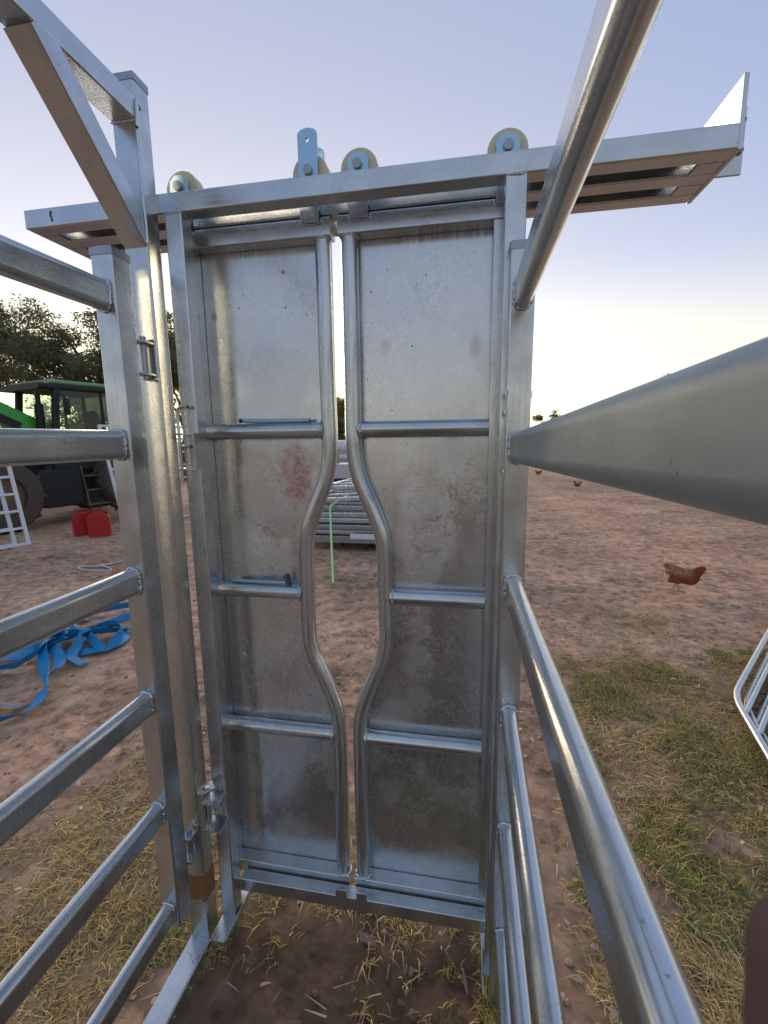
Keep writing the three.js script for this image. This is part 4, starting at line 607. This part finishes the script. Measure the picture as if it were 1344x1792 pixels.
  const fenderPaint = new THREE.MeshStandardMaterial({ name: 'green_fender_paint', color: new THREE.Color().setRGB(0.05, 0.24, 0.06), roughness: 0.4, side: THREE.DoubleSide });
  for (const z of [-0.98, 0.98]) L('fender', new THREE.CylinderGeometry(1.05, 1.05, 0.52, 30, 1, true, -1.2, 2.2).rotateX(-Math.PI / 2).translate(-0.95, 0.95, z), fenderPaint);
}

// ---------------------------------------------------------------- trees
const leafMats = [[0.14, 0.15, 0.05], [0.20, 0.18, 0.06], [0.09, 0.10, 0.04]].map((c, i) => new THREE.MeshPhysicalMaterial({ name: 'gum_leaves_' + 'abc'[i], color: new THREE.Color().setRGB(...c), roughness: 0.9, transmission: 0.45, thickness: 0, side: THREE.DoubleSide }));
const bark = P('gum_bark', [0.13, 0.10, 0.075], 0.9);
function tree(label, x, z, h, spread, nClump, leaf, mi, o = {}) {
  const g = thing('gum_tree', label, 'tree', [x, G, z], o.group); const L = (n, ge, m) => { const me = new THREE.Mesh(ge, m); me.name = n; me.castShadow = me.receiveShadow = true; g.add(me); };
  const limbs = [], clumps = [], th = h * (o.trunk ?? 0.35), r0 = h * 0.028;
  const taper = (pts, a, b) => { const ge = tube(pts, 1, 8, 14), p = ge.attributes.position, c = new THREE.CatmullRomCurve3(pts, false, 'centripetal'); for (let i = 0; i < p.count; i++) { const ring = Math.floor(i / 9), t = ring / 14, q = c.getPointAt(Math.min(1, t)), k = mixN(a, b, t); p.setXYZ(i, q.x + (p.getX(i) - q.x) * k, q.y + (p.getY(i) - q.y) * k, q.z + (p.getZ(i) - q.z) * k); } ge.computeVertexNormals(); return ge; };
  const lean = rr(-0.06, 0.06) * h; limbs.push(taper([V(0, -0.1, 0), V(lean * 0.4, th * 0.5, rr(-0.1, 0.1)), V(lean, th, 0)], r0, r0 * 0.7));
  const nb = o.limbs ?? 7;
  for (let i = 0; i < nb; i++) {
    const a = i / nb * 6.283 + rr(-0.4, 0.4), rad = spread * rr(0.35, 0.95), yy = mixN(th * 1.15, h * 0.93, Math.pow(rnd(), 0.8)); const e = V(lean + rad * Math.cos(a), yy, rad * Math.sin(a));
    limbs.push(taper([V(lean, th * rr(0.8, 1), 0), V(lean + e.x * 0.3, mixN(th, yy, 0.55), e.z * 0.35), e], r0 * 0.5, r0 * 0.08)); clumps.push([e, rr(0.8, 1.2)]);
    const k = Math.round(nClump / nb); for (let j = 0; j < k; j++) { const t = rr(0.45, 1.15), c = V(mixN(lean, e.x, t) + rr(-0.3, 0.3) * spread, mixN(mixN(th, yy, 0.55), yy, t) + rr(-0.14, 0.13) * h, e.z * t + rr(-0.3, 0.3) * spread); if (c.y < (o.low ?? th * 0.7)) c.y = (o.low ?? th * 0.7) + rr(0, 0.2) * h; clumps.push([c, rr(0.55, 1.1)]); if (j % 2) limbs.push(taper([V(mixN(lean, e.x, 0.6), mixN(th, yy, 0.7), e.z * 0.6), c.clone().lerp(e, 0.3).add(V(0, -0.1, 0)), c], r0 * 0.16, r0 * 0.04)); }
  }
  const per = o.per ?? 420, cr = o.clump ?? h * 0.085, pos = []; 
  for (const [c, s] of clumps) { const n = Math.round(per * s * s), R = cr * s; for (let i = 0; i < n; i++) { const u = rr(-1, 1), a = rr(0, 6.283), rho = R * Math.pow(rnd(), 0.45), q = Math.sqrt(1 - u * u), p = V(c.x + 1.5 * rho * q * Math.cos(a), c.y + 0.75 * rho * u, c.z + 1.5 * rho * q * Math.sin(a)); const l = leaf * rr(0.6, 1.3), w = l * rr(0.22, 0.4), d = V(rr(-1, 1), rr(-1.3, 0.4), rr(-1, 1)).normalize(), sd = new THREE.Vector3().crossVectors(d, V(rr(-1, 1), rr(-1, 1), rr(-1, 1))).normalize().multiplyScalar(w / 2), e = p.clone().addScaledVector(d, l), m = p.clone().addScaledVector(d, l * 0.4); pos.push(p.x, p.y, p.z, m.x + sd.x, m.y + sd.y, m.z + sd.z, e.x, e.y, e.z, p.x, p.y, p.z, e.x, e.y, e.z, m.x - sd.x, m.y - sd.y, m.z - sd.z); } }
  const cg = new THREE.BufferGeometry(); cg.setAttribute('position', new THREE.Float32BufferAttribute(pos, 3)); cg.setAttribute('uv', new THREE.Float32BufferAttribute(new Float32Array(pos.length / 3 * 2), 2)); cg.computeVertexNormals();
  L('trunk', join(limbs), bark); L('crown', cg, leafMats[mi]);
}
tree('large dark gum tree behind the tractor cab, its crown filling the left side', -16.4, -16.5, 8.0, 4.3, 130, 0.16, 0, { per: 330, low: 1.8, limbs: 13, clump: 0.50 });
tree('mid-height gum tree filling the gap right of the big dark gum', -14.2, -17.6, 7.3, 2.9, 64, 0.16, 0, { per: 330, low: 1.6, limbs: 9, clump: 0.5 });
tree('tall gum tree at the far left edge with its crown beyond the picture', -21.5, -15.5, 9.2, 2.8, 36, 0.24, 0, { per: 500, low: 2.5, limbs: 8, clump: 0.75 });
tree('yellowish gum tree seen between the short post and the gate jamb', -12.4, -17.0, 6.3, 2.2, 30, 0.2, 1, { per: 480, low: 1.6, limbs: 7, clump: 0.55 });
tree('low bushy gum behind the tractor bonnet, thin and backlit', -19.5, -19.5, 5.4, 3.0, 26, 0.2, 1, { per: 380, low: 0.9, limbs: 7, clump: 0.6 });
tree('small gum tree seen through the slit between the two doors', -9.2, -31.0, 4.9, 2.4, 24, 0.24, 1, { per: 420, low: 1.0, limbs: 7, clump: 0.6 });
tree('dark round shrub at the foot of the slit tree, beyond the truck', -7.6, -25.5, 2.9, 1.8, 24, 0.16, 2, { per: 520, low: 0.4, limbs: 7, trunk: 0.15, clump: 0.4 });
tree('small distant gum on the horizon just right of the gate post', 9.9, -60, 5.0, 2.3, 22, 0.32, 1, { per: 190, low: 2.0, limbs: 7, clump: 0.55 });
tree('small distant gum top showing above the thick rail', 25.2, -60, 9.7, 2.4, 40, 0.32, 1, { per: 150, low: 3.2, limbs: 9, clump: 0.6, trunk: 0.4 });
tree('distant gum top half hidden behind the thick rail further right', 29.4, -61, 9.6, 3.0, 44, 0.32, 1, { per: 150, low: 3.2, limbs: 9, clump: 0.65, trunk: 0.4 });

// ---------------------------------------------------------------- fingertip of whoever holds the camera, at the right edge
{
  const skin = P('skin', [0.15, 0.078, 0.062], 0.7);
  const g = new THREE.CapsuleGeometry(0.0085, 0.06, 10, 24); { const p = g.attributes.position; for (let i = 0; i < p.count; i++) { const y = p.getY(i), k = 1 + 0.10 * Math.sin(y * 140) * 0.5 + (y < 0 ? -y * 3 : 0); p.setX(p, p.getX(i)); p.setXYZ(i, p.getX(i) * k, y, p.getZ(i) * k * 0.9); } g.computeVertexNormals(); }
  const f = new THREE.Group(); f.name = 'fingertip'; tag(f, 'brown blurred fingertip at the lower right corner of the view', 'finger');
  const m1 = new THREE.Mesh(g, skin); m1.name = 'finger'; f.add(m1); const nail = new THREE.Mesh(new THREE.SphereGeometry(0.006, 16, 10).scale(0.9, 1.3, 0.35).translate(0, 0.029, 0.0065), P('nail', [0.25, 0.15, 0.13], 0.4)); nail.name = 'nail'; f.add(nail);
  camera.updateMatrixWorld(); f.position.set(0.0, 0, 0); f.userData.kind = undefined;
  f.position.copy(V(0.0607, -0.0935, -0.0637).applyMatrix4(camera.matrixWorld)); f.quaternion.copy(camera.quaternion); scene.add(f);
}
renderer.render(scene, camera);
